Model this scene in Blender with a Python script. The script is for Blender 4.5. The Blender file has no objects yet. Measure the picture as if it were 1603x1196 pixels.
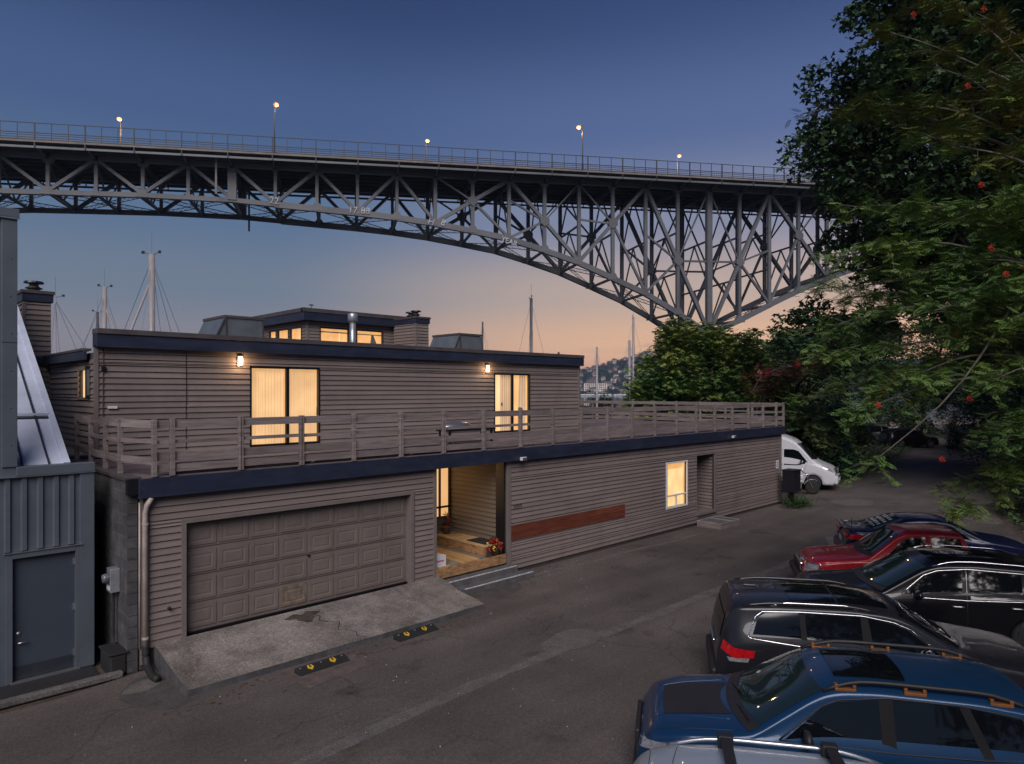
import bpy, math, random
import numpy as np
from mathutils import Vector, Matrix
R = math.radians
rnd = random.Random(7)
npr = np.random.RandomState(11)
SC = bpy.context.scene
COL = SC.collection

# ------------------------------------------------------------------ camera
# world frame: +X runs along the street front of the house, +Y into the house, Z up, road at 0
CAM = (-4.433, -13.126, 4.9)
cd = bpy.data.cameras.new('camera'); cam = bpy.data.objects.new('camera', cd); COL.objects.link(cam)
cam.location = CAM
cam.rotation_euler = (R(90), 0, R(-44.207))
cd.lens = 24.0; cd.sensor_width = 36.0; cd.shift_y = 14.0/1603; cd.clip_start = .1; cd.clip_end = 20000
SC.camera = cam
CU = (0.71683, 0.69725); FWD = (0.69725, 0.71683)          # camera right / forward in world xy
def cw(X, Y):                                                # metres right of / ahead of the viewpoint -> world xy
    return (CAM[0] + CU[0]*X + FWD[0]*Y, CAM[1] - CU[1]*X + FWD[1]*Y)

def lin(r, g, b):
    f = lambda c: (c/255/12.92) if c/255 <= .04045 else ((c/255+.055)/1.055)**2.4
    return (f(r), f(g), f(b), 1)

# ------------------------------------------------------------------ world (dusk sky)
W = bpy.data.worlds.new('World'); SC.world = W; W.use_nodes = True
nt = W.node_tree; nt.nodes.clear()
def N(t, typ, **k):
    n = t.nodes.new(typ)
    for a, b in k.items(): setattr(n, a, b)
    return n
SUN_EL = 40
out = N(nt, 'ShaderNodeOutputWorld'); bg = N(nt, 'ShaderNodeBackground'); bg2 = N(nt, 'ShaderNodeBackground')
sky = N(nt, 'ShaderNodeTexSky'); sky.sky_type = 'NISHITA'; sky.sun_disc = False
sky.sun_elevation = R(1.0); sky.sun_rotation = R(75)
tc = N(nt, 'ShaderNodeTexCoord'); sp = N(nt, 'ShaderNodeSeparateXYZ'); nt.links.new(tc.outputs['Generated'], sp.inputs[0])
def ramp(t, stops, interp='B_SPLINE'):
    r = N(t, 'ShaderNodeValToRGB'); r.color_ramp.interpolation = interp
    e = r.color_ramp.elements
    while len(e) < len(stops): e.new(.5)
    for i, (p, c) in enumerate(stops): e[i].position = p; e[i].color = c
    return r
mr = N(nt, 'ShaderNodeMapRange'); mr.inputs[1].default_value = -.05; mr.inputs[2].default_value = .65
nt.links.new(sp.outputs[2], mr.inputs[0])
el = lambda deg: (math.sin(R(deg))+.05)/.70
rw = ramp(nt, [(0, lin(195,140,122)), (el(0), lin(236,164,130)), (el(3.5), lin(228,182,148)), (el(8), lin(186,166,156)), (el(14), lin(128,135,162)), (el(21), lin(84,104,149)), (el(30), lin(55,76,123)), (1, lin(34,48,86))], 'EASE')
rc = ramp(nt, [(0, lin(120,112,124)), (el(0), lin(140,126,136)), (el(3.5), lin(134,132,142)), (el(8), lin(108,122,142)), (el(14), lin(86,110,142)), (el(21), lin(68,91,134)), (el(30), lin(45,64,106)), (1, lin(34,48,86))], 'EASE')
for r_ in (rw, rc): nt.links.new(mr.outputs[0], r_.inputs[0])
dot = N(nt, 'ShaderNodeVectorMath', operation='DOT_PRODUCT')
gx, gy = cw(.42, 1); gx -= CAM[0]; gy -= CAM[1]; gl = math.hypot(gx, gy)
dot.inputs[1].default_value = (gx/gl, gy/gl, 0)
nt.links.new(tc.outputs['Generated'], dot.inputs[0])
m2 = N(nt, 'ShaderNodeMapRange'); m2.interpolation_type = 'SMOOTHSTEP'; m2.inputs[1].default_value = .72; m2.inputs[2].default_value = 1.0
nt.links.new(dot.outputs['Value'], m2.inputs[0])
mx = N(nt, 'ShaderNodeMix', data_type='RGBA'); nt.links.new(m2.outputs[0], mx.inputs[0]); nt.links.new(rc.outputs[0], mx.inputs[6]); nt.links.new(rw.outputs[0], mx.inputs[7])
# thin streaks of cloud low over the horizon
mp = N(nt, 'ShaderNodeMapping'); mp.inputs['Scale'].default_value = (5, 5, 75); nt.links.new(tc.outputs['Generated'], mp.inputs[0])
nz = N(nt, 'ShaderNodeTexNoise'); nz.inputs['Scale'].default_value = 1.0; nz.inputs['Detail'].default_value = 3; nt.links.new(mp.outputs[0], nz.inputs[0])
m3 = N(nt, 'ShaderNodeMapRange'); m3.interpolation_type = 'SMOOTHSTEP'; m3.inputs[1].default_value = .53; m3.inputs[2].default_value = .72; nt.links.new(nz.outputs[0], m3.inputs[0])
m4 = N(nt, 'ShaderNodeMapRange'); m4.inputs[1].default_value = .11; m4.inputs[2].default_value = .05; m4.inputs[3].default_value = 0; m4.inputs[4].default_value = .55; nt.links.new(sp.outputs[2], m4.inputs[0])
mm = N(nt, 'ShaderNodeMath', operation='MULTIPLY'); nt.links.new(m3.outputs[0], mm.inputs[0]); nt.links.new(m4.outputs[0], mm.inputs[1])
mc = N(nt, 'ShaderNodeMix', data_type='RGBA'); nt.links.new(mm.outputs[0], mc.inputs[0]); nt.links.new(mx.outputs[2], mc.inputs[6]); mc.inputs[7].default_value = lin(132,112,130)
nt.links.new(mc.outputs[2], bg.inputs[0]); bg.inputs[1].default_value = 1.03
nt.links.new(sky.outputs[0], bg2.inputs[0]); bg2.inputs[1].default_value = .006
ad = N(nt, 'ShaderNodeAddShader'); nt.links.new(bg.outputs[0], ad.inputs[0]); nt.links.new(bg2.outputs[0], ad.inputs[1]); nt.links.new(ad.outputs[0], out.inputs[0])

# soft fill from behind the viewpoint, added to lift facade and ground
sl = bpy.data.lights.new('fill_sun', 'SUN'); so = bpy.data.objects.new('fill_sun', sl); COL.objects.link(so)
sl.energy = 3.3; sl.angle = R(42); sl.color = (1.0, .92, .90)
sd = Vector((math.cos(R(SUN_EL))*math.cos(R(-139)), math.cos(R(SUN_EL))*math.sin(R(-139)), math.sin(R(SUN_EL))))
so.rotation_euler = sd.to_track_quat('Z', 'Y').to_euler()
SC.view_settings.view_transform = 'Standard'; SC.view_settings.look = 'None'
SC.view_settings.gamma = 1; SC.view_settings.use_curve_mapping = False
SC.view_settings.exposure = 0.0
SC.cycles.max_bounces = 6

# ------------------------------------------------------------------ materials
MATS = {}
def mat(name, col, rough=.6, metal=0., var=.12, vscale=3., bump=.0, bscale=40., spec=.5, emit=None, estr=0, coat=0., stretch=(1,1,1), objrand=0., dirt=None, speck=None):
    """base colour broken up by two noises in real-space, optional per-object tone and fine relief"""
    if name in MATS: return MATS[name]
    m = bpy.data.materials.new(name); m.use_nodes = True; t = m.node_tree; b = t.nodes['Principled BSDF']
    b.inputs['Roughness'].default_value = rough; b.inputs['Metallic'].default_value = metal
    b.inputs['Specular IOR Level'].default_value = spec
    if coat: b.inputs['Coat Weight'].default_value = coat; b.inputs['Coat Roughness'].default_value = .03
    g = N(t, 'ShaderNodeNewGeometry'); mp = N(t, 'ShaderNodeMapping'); mp.inputs['Scale'].default_value = stretch
    t.links.new(g.outputs['Position'], mp.inputs[0])
    n1 = N(t, 'ShaderNodeTexNoise'); n1.inputs['Scale'].default_value = vscale; n1.inputs['Detail'].default_value = 6; n1.inputs['Roughness'].default_value = .65
    t.links.new(mp.outputs[0], n1.inputs[0])
    c = col if len(col) == 4 else (*col, 1)
    lo = tuple(x*(1-var*1.6) for x in c[:3])+(1,); hi = tuple(min(1, x*(1+var*1.6)) for x in c[:3])+(1,)
    r = ramp(t, [(.3, lo), (.7, hi)], 'LINEAR'); t.links.new(n1.outputs[0], r.inputs[0])
    last = r.outputs[0]
    if objrand:
        oi = N(t, 'ShaderNodeObjectInfo'); a = N(t, 'ShaderNodeMapRange'); a.inputs[3].default_value = 1-objrand; a.inputs[4].default_value = 1+objrand
        t.links.new(oi.outputs['Random'], a.inputs[0])
        v = N(t, 'ShaderNodeVectorMath', operation='SCALE'); t.links.new(last, v.inputs[0]); t.links.new(a.outputs[0], v.inputs['Scale']); last = v.outputs[0]
    if dirt:
        n3 = N(t, 'ShaderNodeTexNoise'); n3.inputs['Scale'].default_value = dirt[1]; n3.inputs['Detail'].default_value = 8; n3.inputs['Roughness'].default_value = .7
        mp3 = N(t, 'ShaderNodeMapping'); mp3.inputs['Scale'].default_value = dirt[3] if len(dirt) > 3 else (1,1,1); t.links.new(g.outputs['Position'], mp3.inputs[0]); t.links.new(mp3.outputs[0], n3.inputs[0])
        m_ = N(t, 'ShaderNodeMapRange'); m_.inputs[1].default_value = .48; m_.inputs[2].default_value = .75; m_.inputs[4].default_value = dirt[2]; t.links.new(n3.outputs[0], m_.inputs[0])
        x = N(t, 'ShaderNodeMix', data_type='RGBA'); t.links.new(m_.outputs[0], x.inputs[0]); t.links.new(last, x.inputs[6]); x.inputs[7].default_value = (*dirt[0][:3], 1); last = x.outputs[2]
    if speck:
        n4 = N(t, 'ShaderNodeTexNoise'); n4.inputs['Scale'].default_value = speck[0]; n4.inputs['Detail'].default_value = 3; n4.inputs['Roughness'].default_value = .8; t.links.new(g.outputs['Position'], n4.inputs[0])
        r4 = ramp(t, [(.33, (1-speck[1],)*3+(1,)), (.5, (1,1,1,1)), (.66, (1+speck[1]*1.5,)*3+(1,))], 'LINEAR'); t.links.new(n4.outputs[0], r4.inputs[0])
        x4 = N(t, 'ShaderNodeMix', data_type='RGBA', blend_type='MULTIPLY'); x4.inputs[0].default_value = 1; t.links.new(last, x4.inputs[6]); t.links.new(r4.outputs[0], x4.inputs[7]); last = x4.outputs[2]
    t.links.new(last, b.inputs['Base Color'])
    if bump:
        n2 = N(t, 'ShaderNodeTexNoise'); n2.inputs['Scale'].default_value = bscale; n2.inputs['Detail'].default_value = 4; t.links.new(mp.outputs[0], n2.inputs[0])
        bp = N(t, 'ShaderNodeBump'); bp.inputs['Strength'].default_value = bump; bp.inputs['Distance'].default_value = .02; t.links.new(n2.outputs[0], bp.inputs['Height']); t.links.new(bp.outputs[0], b.inputs['Normal'])
    if emit:
        b.inputs['Emission Color'].default_value = (*emit[:3], 1); b.inputs['Emission Strength'].default_value = estr
    MATS[name] = m; return m

def leafmat(name, cols, rough=.55, trans=.15):
    m = bpy.data.materials.new(name); m.use_nodes = True; t = m.node_tree; b = t.nodes['Principled BSDF']
    g = N(t, 'ShaderNodeNewGeometry')
    r = ramp(t, [(i/(len(cols)-1) if len(cols) > 1 else 0, (*c, 1)) for i, c in enumerate(cols)], 'LINEAR')
    n1 = N(t, 'ShaderNodeTexNoise'); n1.inputs['Scale'].default_value = .45; n1.inputs['Detail'].default_value = 3; t.links.new(g.outputs['Position'], n1.inputs[0])
    a = N(t, 'ShaderNodeMath', operation='MULTIPLY_ADD'); a.inputs[1].default_value = .55; t.links.new(g.outputs['Random Per Island'], a.inputs[0])
    s = N(t, 'ShaderNodeMath', operation='MULTIPLY_ADD'); s.inputs[1].default_value = 1.4; s.inputs[2].default_value = -.45; t.links.new(n1.outputs[0], s.inputs[0]); t.links.new(s.outputs[0], a.inputs[2])
    t.links.new(a.outputs[0], r.inputs[0]); t.links.new(r.outputs[0], b.inputs['Base Color'])
    b.inputs['Roughness'].default_value = rough; b.inputs['Specular IOR Level'].default_value = .3
    MATS[name] = m; return m

M = {}
M['siding'] = mat('siding_paint', (.174,.139,.128), .62, var=.10, vscale=1.3, bump=.15, bscale=60, stretch=(.25,.25,3), objrand=.07, dirt=((.09,.075,.07), 2.2, .5, (.5,.5,.25)))
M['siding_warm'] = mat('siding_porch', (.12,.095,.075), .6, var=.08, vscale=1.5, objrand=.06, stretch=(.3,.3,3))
M['wallcore'] = mat('sheathing', (.045,.037,.035), .8)
M['trim'] = mat('trim_paint', (.15,.125,.118), .55, var=.1, vscale=2)
M['blue'] = mat('navy_fascia_paint', (.015,.020,.042), .45, var=.22, vscale=2.0, stretch=(.6,.6,3), objrand=.08, dirt=((.05,.055,.075), 3, .35))
M['coping'] = mat('coping_brown', (.065,.055,.056), .5, var=.15)
M['deckwood'] = mat('weathered_cedar', (.175,.142,.138), .75, var=.22, vscale=5, stretch=(.35,.35,4), bump=.3, bscale=30, objrand=.16, dirt=((.07,.055,.055), 3.0, .6, (.3,.3,2)))
M['deckboard'] = mat('deck_boards', (.135,.105,.108), .7, var=.25, vscale=4, stretch=(.25,4,1), bump=.3, objrand=.22, dirt=((.06,.05,.055), 1.2, .6, (.4,1,1)))
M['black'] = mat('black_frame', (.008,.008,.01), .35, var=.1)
M['blackrub'] = mat('black_rubber', (.012,.012,.013), .7, var=.2, bump=.2)
M['tyre'] = mat('tyre_rubber', (.010,.010,.011), .8)
M['gdoor'] = mat('garage_door_paint', (.148,.122,.112), .5, var=.08, vscale=1.2, objrand=.03, dirt=((.095,.075,.055), 1.6, .45))
M['rust'] = mat('rusty_paint_stain', (.150,.118,.090), .6, var=.3, vscale=6)
M['white'] = mat('white_vinyl', (.62,.60,.62), .4, var=.05)
M['whitepaint'] = mat('white_boat_paint', (.55,.56,.58), .35, var=.08)
M['redwood'] = mat('red_stained_board', (.13,.034,.018), .5, var=.25, vscale=3, stretch=(.5,1,5), bump=.15, objrand=.1)
M['timber'] = mat('old_timber', (.30,.165,.075), .7, var=.35, vscale=4, stretch=(1,1,5), bump=.4, bscale=25, dirt=((.07,.035,.015), 5, .85))
M['porchwood'] = mat('porch_boards_orange', (.42,.25,.10), .55, var=.18, vscale=3, stretch=(4,.4,1), objrand=.1)
M['porchgrey'] = mat('porch_boards_grey', (.16,.15,.12), .6, var=.15, vscale=3)
M['ply'] = mat('landing_wood', (.40,.27,.13), .6, var=.2, vscale=3)
M['conc'] = mat('concrete_steps', (.085,.084,.086), .8, var=.2, vscale=4, bump=.4, bscale=60, dirt=((.05,.05,.05), 3, .6))
M['concedge'] = mat('worn_white_nosing', (.38,.38,.40), .8, var=.35, vscale=14, bump=.3)
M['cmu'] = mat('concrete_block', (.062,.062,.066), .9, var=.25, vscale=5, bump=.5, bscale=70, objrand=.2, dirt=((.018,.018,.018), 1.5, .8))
M['mortar'] = mat('mortar', (.15,.15,.16), .9, var=.3, vscale=6)
M['zinc'] = mat('galvanised', (.42,.44,.47), .35, .7, var=.15, vscale=8)
M['greymetal'] = mat('grey_metal_panel', (.10,.12,.145), .42, .25, var=.08, vscale=1.5, dirt=((.07,.085,.11), 2, .4, (1,1,.2)))
M['greymetal2'] = mat('light_metal_roof', (.42,.46,.56), .6, .0, var=.10, vscale=1.2)
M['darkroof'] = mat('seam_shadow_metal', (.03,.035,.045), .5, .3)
M['bluedoor'] = mat('slate_door_paint', (.036,.048,.068), .5, var=.08, vscale=.8)
M['alum'] = mat('brushed_aluminium', (.5,.5,.52), .3, .9, var=.05)
M['chrome'] = mat('chrome', (.75,.75,.78), .12, 1., var=.02)
M['cream'] = mat('cream_pipe', (.36,.31,.28), .5, var=.15, dirt=((.2,.16,.13), 4, .5))
M['shingle'] = mat('roof_membrane', (.05,.05,.055), .8)
M['lightroof'] = mat('pale_flat_roof', (.22,.22,.24), .7, var=.25, vscale=2)
M['glassdome'] = mat('skylight_acrylic', (.11,.125,.14), .25, .1, var=.12, vscale=2)
M['yellow'] = mat('yellow_reflector', (.55,.34,.02), .35, var=.1)
M['brick'] = mat('patio_brick', (.25,.1,.06), .8, objrand=.2)
M['mast'] = mat('mast_paint', (.27,.25,.26), .4, var=.08)
M['mastdark'] = mat('mast_aluminium', (.10,.105,.12), .4, .4, var=.1)
M['rope'] = mat('rigging_wire', (.12,.12,.13), .5, .4)
M['steel'] = mat('bridge_steel_paint', (.108,.112,.122), .5, .1, var=.18, vscale=.25, objrand=.10, dirt=((.05,.045,.045), .5, .5))
M['fence'] = mat('bridge_fence_paint', (.035,.037,.042), .6, .1, var=.1)
M['steeldark'] = mat('bridge_far_steel', (.050,.053,.062), .55, .1, var=.15, vscale=.25)  # far truss shade put into the colour, darker than the lit near truss
M['deckconc'] = mat('bridge_deck_concrete', (.17,.15,.14), .8, var=.2, vscale=.4)
M['steelunder'] = mat('bridge_floor_steel', (.028,.030,.036), .7, var=.2, vscale=.3)  # shade under the deck put into this dark tone
M['chalk'] = mat('white_graffiti_paint', (.42,.43,.46), .7, var=.4, vscale=1.5)
M['bark'] = mat('bark', (.055,.045,.038), .9, var=.3, vscale=8, bump=.6, bscale=20)
M['barkmid'] = mat('rowan_bark', (.085,.075,.062), .85, var=.3, vscale=8)
M['barkpale'] = mat('pale_bark', (.16,.14,.12), .85, var=.3, vscale=8)
M['mailblack'] = mat('mailbox_black', (.010,.010,.016), .4, .2)
M['redflower'] = leafmat('red_petals', [(.35,.006,.012), (.5,.01,.02), (.3,.004,.02)])
M['yelflower'] = leafmat('yellow_petals', [(.6,.5,.12), (.5,.38,.06)])
M['card'] = mat('white_carton', (.55,.56,.60), .6, var=.05)
M['redprint'] = mat('red_print', (.45,.03,.03), .6)
M['terracotta'] = mat('flower_pot', (.09,.05,.035), .7)
def warm(name, col, s): return mat(name, (.5,.4,.3), .6, emit=col, estr=s)
def glowmat(name, c1, c2, s, scale=(14,14,.4), nsc=1.0):
    """lit curtain / room seen through the pane: emission broken into soft vertical folds"""
    m = bpy.data.materials.new(name); m.use_nodes = True; t = m.node_tree; b = t.nodes['Principled BSDF']
    g = N(t, 'ShaderNodeNewGeometry'); mp = N(t, 'ShaderNodeMapping'); mp.inputs['Scale'].default_value = scale; t.links.new(g.outputs['Position'], mp.inputs[0])
    n1 = N(t, 'ShaderNodeTexNoise'); n1.inputs['Scale'].default_value = nsc; n1.inputs['Detail'].default_value = 4; t.links.new(mp.outputs[0], n1.inputs[0])
    r = ramp(t, [(.3, c1), (.7, c2)], 'LINEAR'); t.links.new(n1.outputs[0], r.inputs[0])
    t.links.new(r.outputs[0], b.inputs['Emission Color']); b.inputs['Emission Strength'].default_value = s
    b.inputs['Base Color'].default_value = (.3,.22,.14,1); b.inputs['Roughness'].default_value = .5
    MATS[name] = m; return m
M['glow_curtain'] = glowmat('lit_curtain', lin(236,176,116), lin(252,202,142), .95, (2.2,2.2,.8))
M['glow_window'] = glowmat('lit_blind', lin(248,196,128), lin(255,222,160), 1.0, (3,3,2))
M['glow_room'] = glowmat('lit_room', lin(232,160,88), lin(252,196,122), .92, (2.0,2.0,2.5))
M['glow_hi'] = glowmat('lit_room_wall', lin(250,190,120), lin(255,226,170), 1.0, (2,2,1))
def clothmat(name, c_thin, c_thick, s):  # fold shading put into the glow: side-on cloth emits darker
    m = glowmat(name, c_thin, c_thin, s, (1.5,1.5,1)); t = m.node_tree; b = t.nodes['Principled BSDF']
    g = N(t, 'ShaderNodeNewGeometry'); sp_ = N(t, 'ShaderNodeSeparateXYZ'); t.links.new(g.outputs['Normal'], sp_.inputs[0]); ab = N(t, 'ShaderNodeMath', operation='ABSOLUTE'); t.links.new(sp_.outputs[0], ab.inputs[0])
    r = ramp(t, [(0, c_thin), (.75, c_thick)], 'LINEAR'); t.links.new(ab.outputs[0], r.inputs[0])
    n = N(t, 'ShaderNodeTexNoise'); n.inputs['Scale'].default_value = 1.3; n.inputs['Detail'].default_value = 2; t.links.new(g.outputs['Position'], n.inputs[0]); q = ramp(t, [(.3, (.74,.70,.66,1)), (.65, (1,1,1,1))], 'LINEAR'); t.links.new(n.outputs[0], q.inputs[0])
    x = N(t, 'ShaderNodeMix', data_type='RGBA', blend_type='MULTIPLY'); x.inputs[0].default_value = 1; t.links.new(r.outputs[0], x.inputs[6]); t.links.new(q.outputs[0], x.inputs[7]); t.links.new(x.outputs[2], b.inputs['Emission Color']); return m
M['curtain'] = clothmat('backlit_white_curtain', lin(240,212,176), lin(150,116,86), .9)
M['sheer'] = clothmat('backlit_sheer_blind', lin(253,206,146), lin(206,148,92), .97)
M['lampglow'] = warm('wall_lamp_glass', (1.0,.62,.28), 9)
M['streetglow'] = warm('street_lamp_glass', (1.0,.40,.11), 1.8)

# ------------------------------------------------------------------ object helpers
def obj(name, data, parent=None, loc=(0,0,0), rot=(0,0,0), scale=(1,1,1)):
    o = bpy.data.objects.new(name, data); COL.objects.link(o)
    o.location = loc; o.rotation_euler = rot; o.scale = scale
    if parent: o.parent = parent
    return o
def tag(o, label=None, cat=None, group=None, kind=None):
    if label: o['label'] = label
    if cat: o['category'] = cat
    if group: o['group'] = group
    if kind: o['kind'] = kind
    return o
def thing(name, label, cat, loc=(0,0,0), rz=0, group=None):
    return tag(obj(name, None, None, loc, (0,0,rz)), label, cat, group)

class MB:
    def __init__(s): s.v = []; s.f = []
    def quad(s, a, b, c, d):
        n = len(s.v); s.v += [tuple(a), tuple(b), tuple(c), tuple(d)]; s.f.append((n, n+1, n+2, n+3)); return s
    def poly(s, pts):
        n = len(s.v); s.v += [tuple(p) for p in pts]; s.f.append(tuple(range(n, n+len(pts)))); return s
    def box(s, x0, y0, z0, x1, y1, z1):
        n = len(s.v)
        s.v += [(x0,y0,z0),(x1,y0,z0),(x1,y1,z0),(x0,y1,z0),(x0,y0,z1),(x1,y0,z1),(x1,y1,z1),(x0,y1,z1)]
        s.f += [tuple(n+i for i in q) for q in ((3,2,1,0),(4,5,6,7),(0,1,5,4),(1,2,6,5),(2,3,7,6),(3,0,4,7))]; return s
    def prism(s, pts, z0, z1):                       # pts in xy, ccw
        n = len(s.v); k = len(pts)
        s.v += [(p[0], p[1], z0) for p in pts] + [(p[0], p[1], z1) for p in pts]
        s.f += [tuple(range(n+k-1, n-1, -1)), tuple(range(n+k, n+2*k))] + [(n+i, n+(i+1) % k, n+k+(i+1) % k, n+k+i) for i in range(k)]; return s
    def tube(s, pts, r, k=6, cap=True):
        pts = [Vector(p) for p in pts]; rs = r if isinstance(r, (list, tuple)) else [r]*len(pts)
        n0 = len(s.v); up = Vector((.13,.27,1)).normalized()
        for i, p in enumerate(pts):
            d = (pts[min(i+1, len(pts)-1)]-pts[max(i-1, 0)])
            d = d.normalized() if d.length > 1e-9 else Vector((0,0,1))
            a = d.cross(up); a = a.normalized() if a.length > .05 else d.cross(Vector((1,0,0))).normalized(); b = d.cross(a)
            for j in range(k):
                t = 2*math.pi*j/k; s.v.append(tuple(p+(a*math.cos(t)+b*math.sin(t))*rs[i]))
        for i in range(len(pts)-1):
            for j in range(k):
                a0 = n0+i*k+j; a1 = n0+i*k+(j+1) % k; s.f.append((a0, a1, a1+k, a0+k))
        if cap: s.f.append(tuple(n0+j for j in range(k))[::-1]); s.f.append(tuple(n0+(len(pts)-1)*k+j for j in range(k)))
        return s
    def lathe(s, prof, k=20, c=(0,0,0), axis='z'):   # prof: (r, h)
        n0 = len(s.v)
        for r, h in prof:
            for j in range(k):
                t = 2*math.pi*j/k; x, y = r*math.cos(t), r*math.sin(t)
                p = (x, y, h) if axis == 'z' else ((x, h, y) if axis == 'y' else (h, x, y))
                s.v.append((p[0]+c[0], p[1]+c[1], p[2]+c[2]))
        for i in range(len(prof)-1):
            for j in range(k):
                a0 = n0+i*k+j; a1 = n0+i*k+(j+1) % k; s.f.append((a0, a1, a1+k, a0+k))
        s.f.append(tuple(n0+j for j in range(k))[::-1]); s.f.append(tuple(n0+(len(prof)-1)*k+j for j in range(k)))
        return s
    def mesh(s, m, smooth=False, name='mesh'):
        me = bpy.data.meshes.new(name); me.from_pydata(s.v, [], s.f)
        if smooth: me.shade_smooth()
        if m: me.materials.append(m)
        return me
    def build(s, name, m, parent=None, smooth=False, loc=(0,0,0), rot=(0,0,0)):
        return obj(name, s.mesh(m, smooth, name), parent, loc, rot)
def bevel(o, w=.01, seg=2, ang=35):
    b = o.modifiers.new('bevel', 'BEVEL'); b.width = w; b.segments = seg; b.limit_method = 'ANGLE'; b.angle_limit = R(ang); return o
_box = {}
def unit(m):                                          # shared 1x1x1 box, x 0..1, centred in y and z
    if m.name not in _box: _box[m.name] = MB().box(0,-.5,-.5,1,.5,.5).mesh(m, name='bar')
    return _box[m.name]
def beam(name, p, q, w, h, m, parent=None, roll=None):
    p, q = Vector(p), Vector(q); d = q-p; L = d.length
    x = d.normalized(); z = Vector((0,0,1)) if abs(x.z) < .95 else Vector((0,1,0))
    y = z.cross(x).normalized(); z = x.cross(y)
    mw = Matrix((( x.x*L, y.x*w, z.x*h, p.x), (x.y*L, y.y*w, z.y*h, p.y), (x.z*L, y.z*w, z.z*h, p.z), (0,0,0,1)))
    o = bpy.data.objects.new(name, unit(m)); COL.objects.link(o); o.matrix_world = mw
    if parent: o.parent = parent
    return o
_ub = {}
def blk(name, x0, y0, z0, x1, y1, z1, m, parent=None):   # box as shared mesh + scale
    if m.name not in _ub: _ub[m.name] = MB().box(0,0,0,1,1,1).mesh(m, name='block')
    return obj(name, _ub[m.name], parent, (x0,y0,z0), (0,0,0), (x1-x0, y1-y0, z1-z0))
def bbox(name, x0, y0, z0, x1, y1, z1, m, parent=None, bv=.006):
    return bevel(MB().box(0,0,0,x1-x0,y1-y0,z1-z0).build(name, m, parent, loc=(x0,y0,z0)), bv)
_fonts = {}
def text(name, s, size, m, parent, loc, rot, ext=.004):
    cu = bpy.data.curves.new(name, 'FONT'); cu.body = s; cu.size = size; cu.extrude = ext; cu.align_x = 'LEFT'
    t = bpy.data.objects.new(name+'_c', cu); COL.objects.link(t)
    me = bpy.data.meshes.new_from_object(t.evaluated_get(bpy.context.evaluated_depsgraph_get()))
    bpy.data.objects.remove(t); me.materials.clear(); me.materials.append(m)
    return obj(name, me, parent, loc, rot)

# clapboards: shared wedge mesh per material, thin at the top, thick butt below
_wedge = {}
def wedge(m):
    if m.name not in _wedge:
        b = MB(); y0, y1 = -.036, -.006
        b.v = [(0,y0,0),(1,y0,0),(1,.002,0),(0,.002,0),(0,y1,1),(1,y1,1),(1,.002,1),(0,.002,1)]
        b.f = [(3,2,1,0),(4,5,6,7),(0,1,5,4),(1,2,6,5),(2,3,7,6),(3,0,4,7)]
        _wedge[m.name] = b.mesh(m, name='board')
    return _wedge[m.name]
def rects(L, z0, z1, ops):
    xs = sorted({0, L, *[min(max(a,0),L) for o in ops for a in o[:2]]}); out_ = []
    for a, b in zip(xs, xs[1:]):
        if b-a < 1e-4: continue
        cuts = sorted([(o[2], o[3]) for o in ops if o[0] < (a+b)/2 < o[1]]); z = z0
        for c, d in cuts:
            if c > z+1e-4: out_.append((a, b, z, c))
            z = max(z, d)
        if z < z1-1e-4: out_.append((a, b, z, z1))
    return out_
def clad(parent, ox, oy, th, L, z0, z1, ex, ops, m, joints=(), rj=False):
    me = wedge(m); z = z0; c, s = math.cos(th), math.sin(th)
    while z < z1-.01:
        zt = min(z+ex, z1); edges = sorted({z, zt, *[e for o in ops for e in (o[2], o[3]) if z+.02 < e < zt-.02]})
        for za, zb in zip(edges, edges[1:]):
            zm = (za+zb)/2; segs = [(0., L)]
            for o in ops:
                if o[2] < zm < o[3]:
                    ns = []
                    for a, b in segs:
                        if o[1] <= a or o[0] >= b: ns.append((a, b))
                        else:
                            if o[0] > a: ns.append((a, o[0]))
                            if o[1] < b: ns.append((o[1], b))
                    segs = ns
            js = joints if not rj else (rnd.uniform(.25,.75)*L,)
            for j in js: segs = [t for a, b in segs for t in (((a, j-.002), (j+.002, b)) if a+.3 < j < b-.3 else ((a, b),))]
            for a, b in segs:
                if b-a > .015: obj('siding_board', me, parent, (ox+c*a, oy+s*a, za), (0,0,th), (b-a, 1, zb-za-(.008 if zb-za > .06 else .002)))  # gap bares the dark core, drawing the shade under each board
        z = zt
def core(parent, ox, oy, th, L, z0, z1, ops, m, t=.12, name='wall'):
    b = MB()
    for a, c_, za, zb in rects(L, z0, z1, ops): b.box(a, .004, za, c_, t, zb)
    return b.build(name, m, parent, loc=(ox,oy,0), rot=(0,0,th))

# ------------------------------------------------------------------ terrain, road, water
def bank_edge(x):
    xs = [-80, 6, 14, 20, 28, 37, 53, 66, 80, 110]; ys = [-19, -18, -13.5, -10.2, -7.2, -5.4, -3.2, -.6, 2.5, 12]
    return float(np.interp(x, xs, ys))
def ground_z(x, y):
    z = -.03; d = bank_edge(x)-y
    if d > 0: z += min(9, .42*d*(1-math.exp(-d/1.5)))+.12*math.sin(x*.9+y)*min(1, d*.3)
    if y > 13: z -= min(8, (y-13)*.8)
    r = road_left(x)-y
    if x > 31 and r < 0 and y < 13: z += min(.5, -r*.12)*(1 if x > 44 else .3)
    return z
def road_left(x): return float(np.interp(x, [31, 40, 53, 66, 80, 110], [.6, 1.0, 3.0, 5.6, 9, 19]))
b = MB(); xs = np.concatenate([np.arange(-90, -10, 8), np.arange(-10, 80, 1.5), np.arange(80, 190, 8)]); ys = np.concatenate([np.arange(-90, -26, 6), np.arange(-26, 24, 1.25)])
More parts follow.
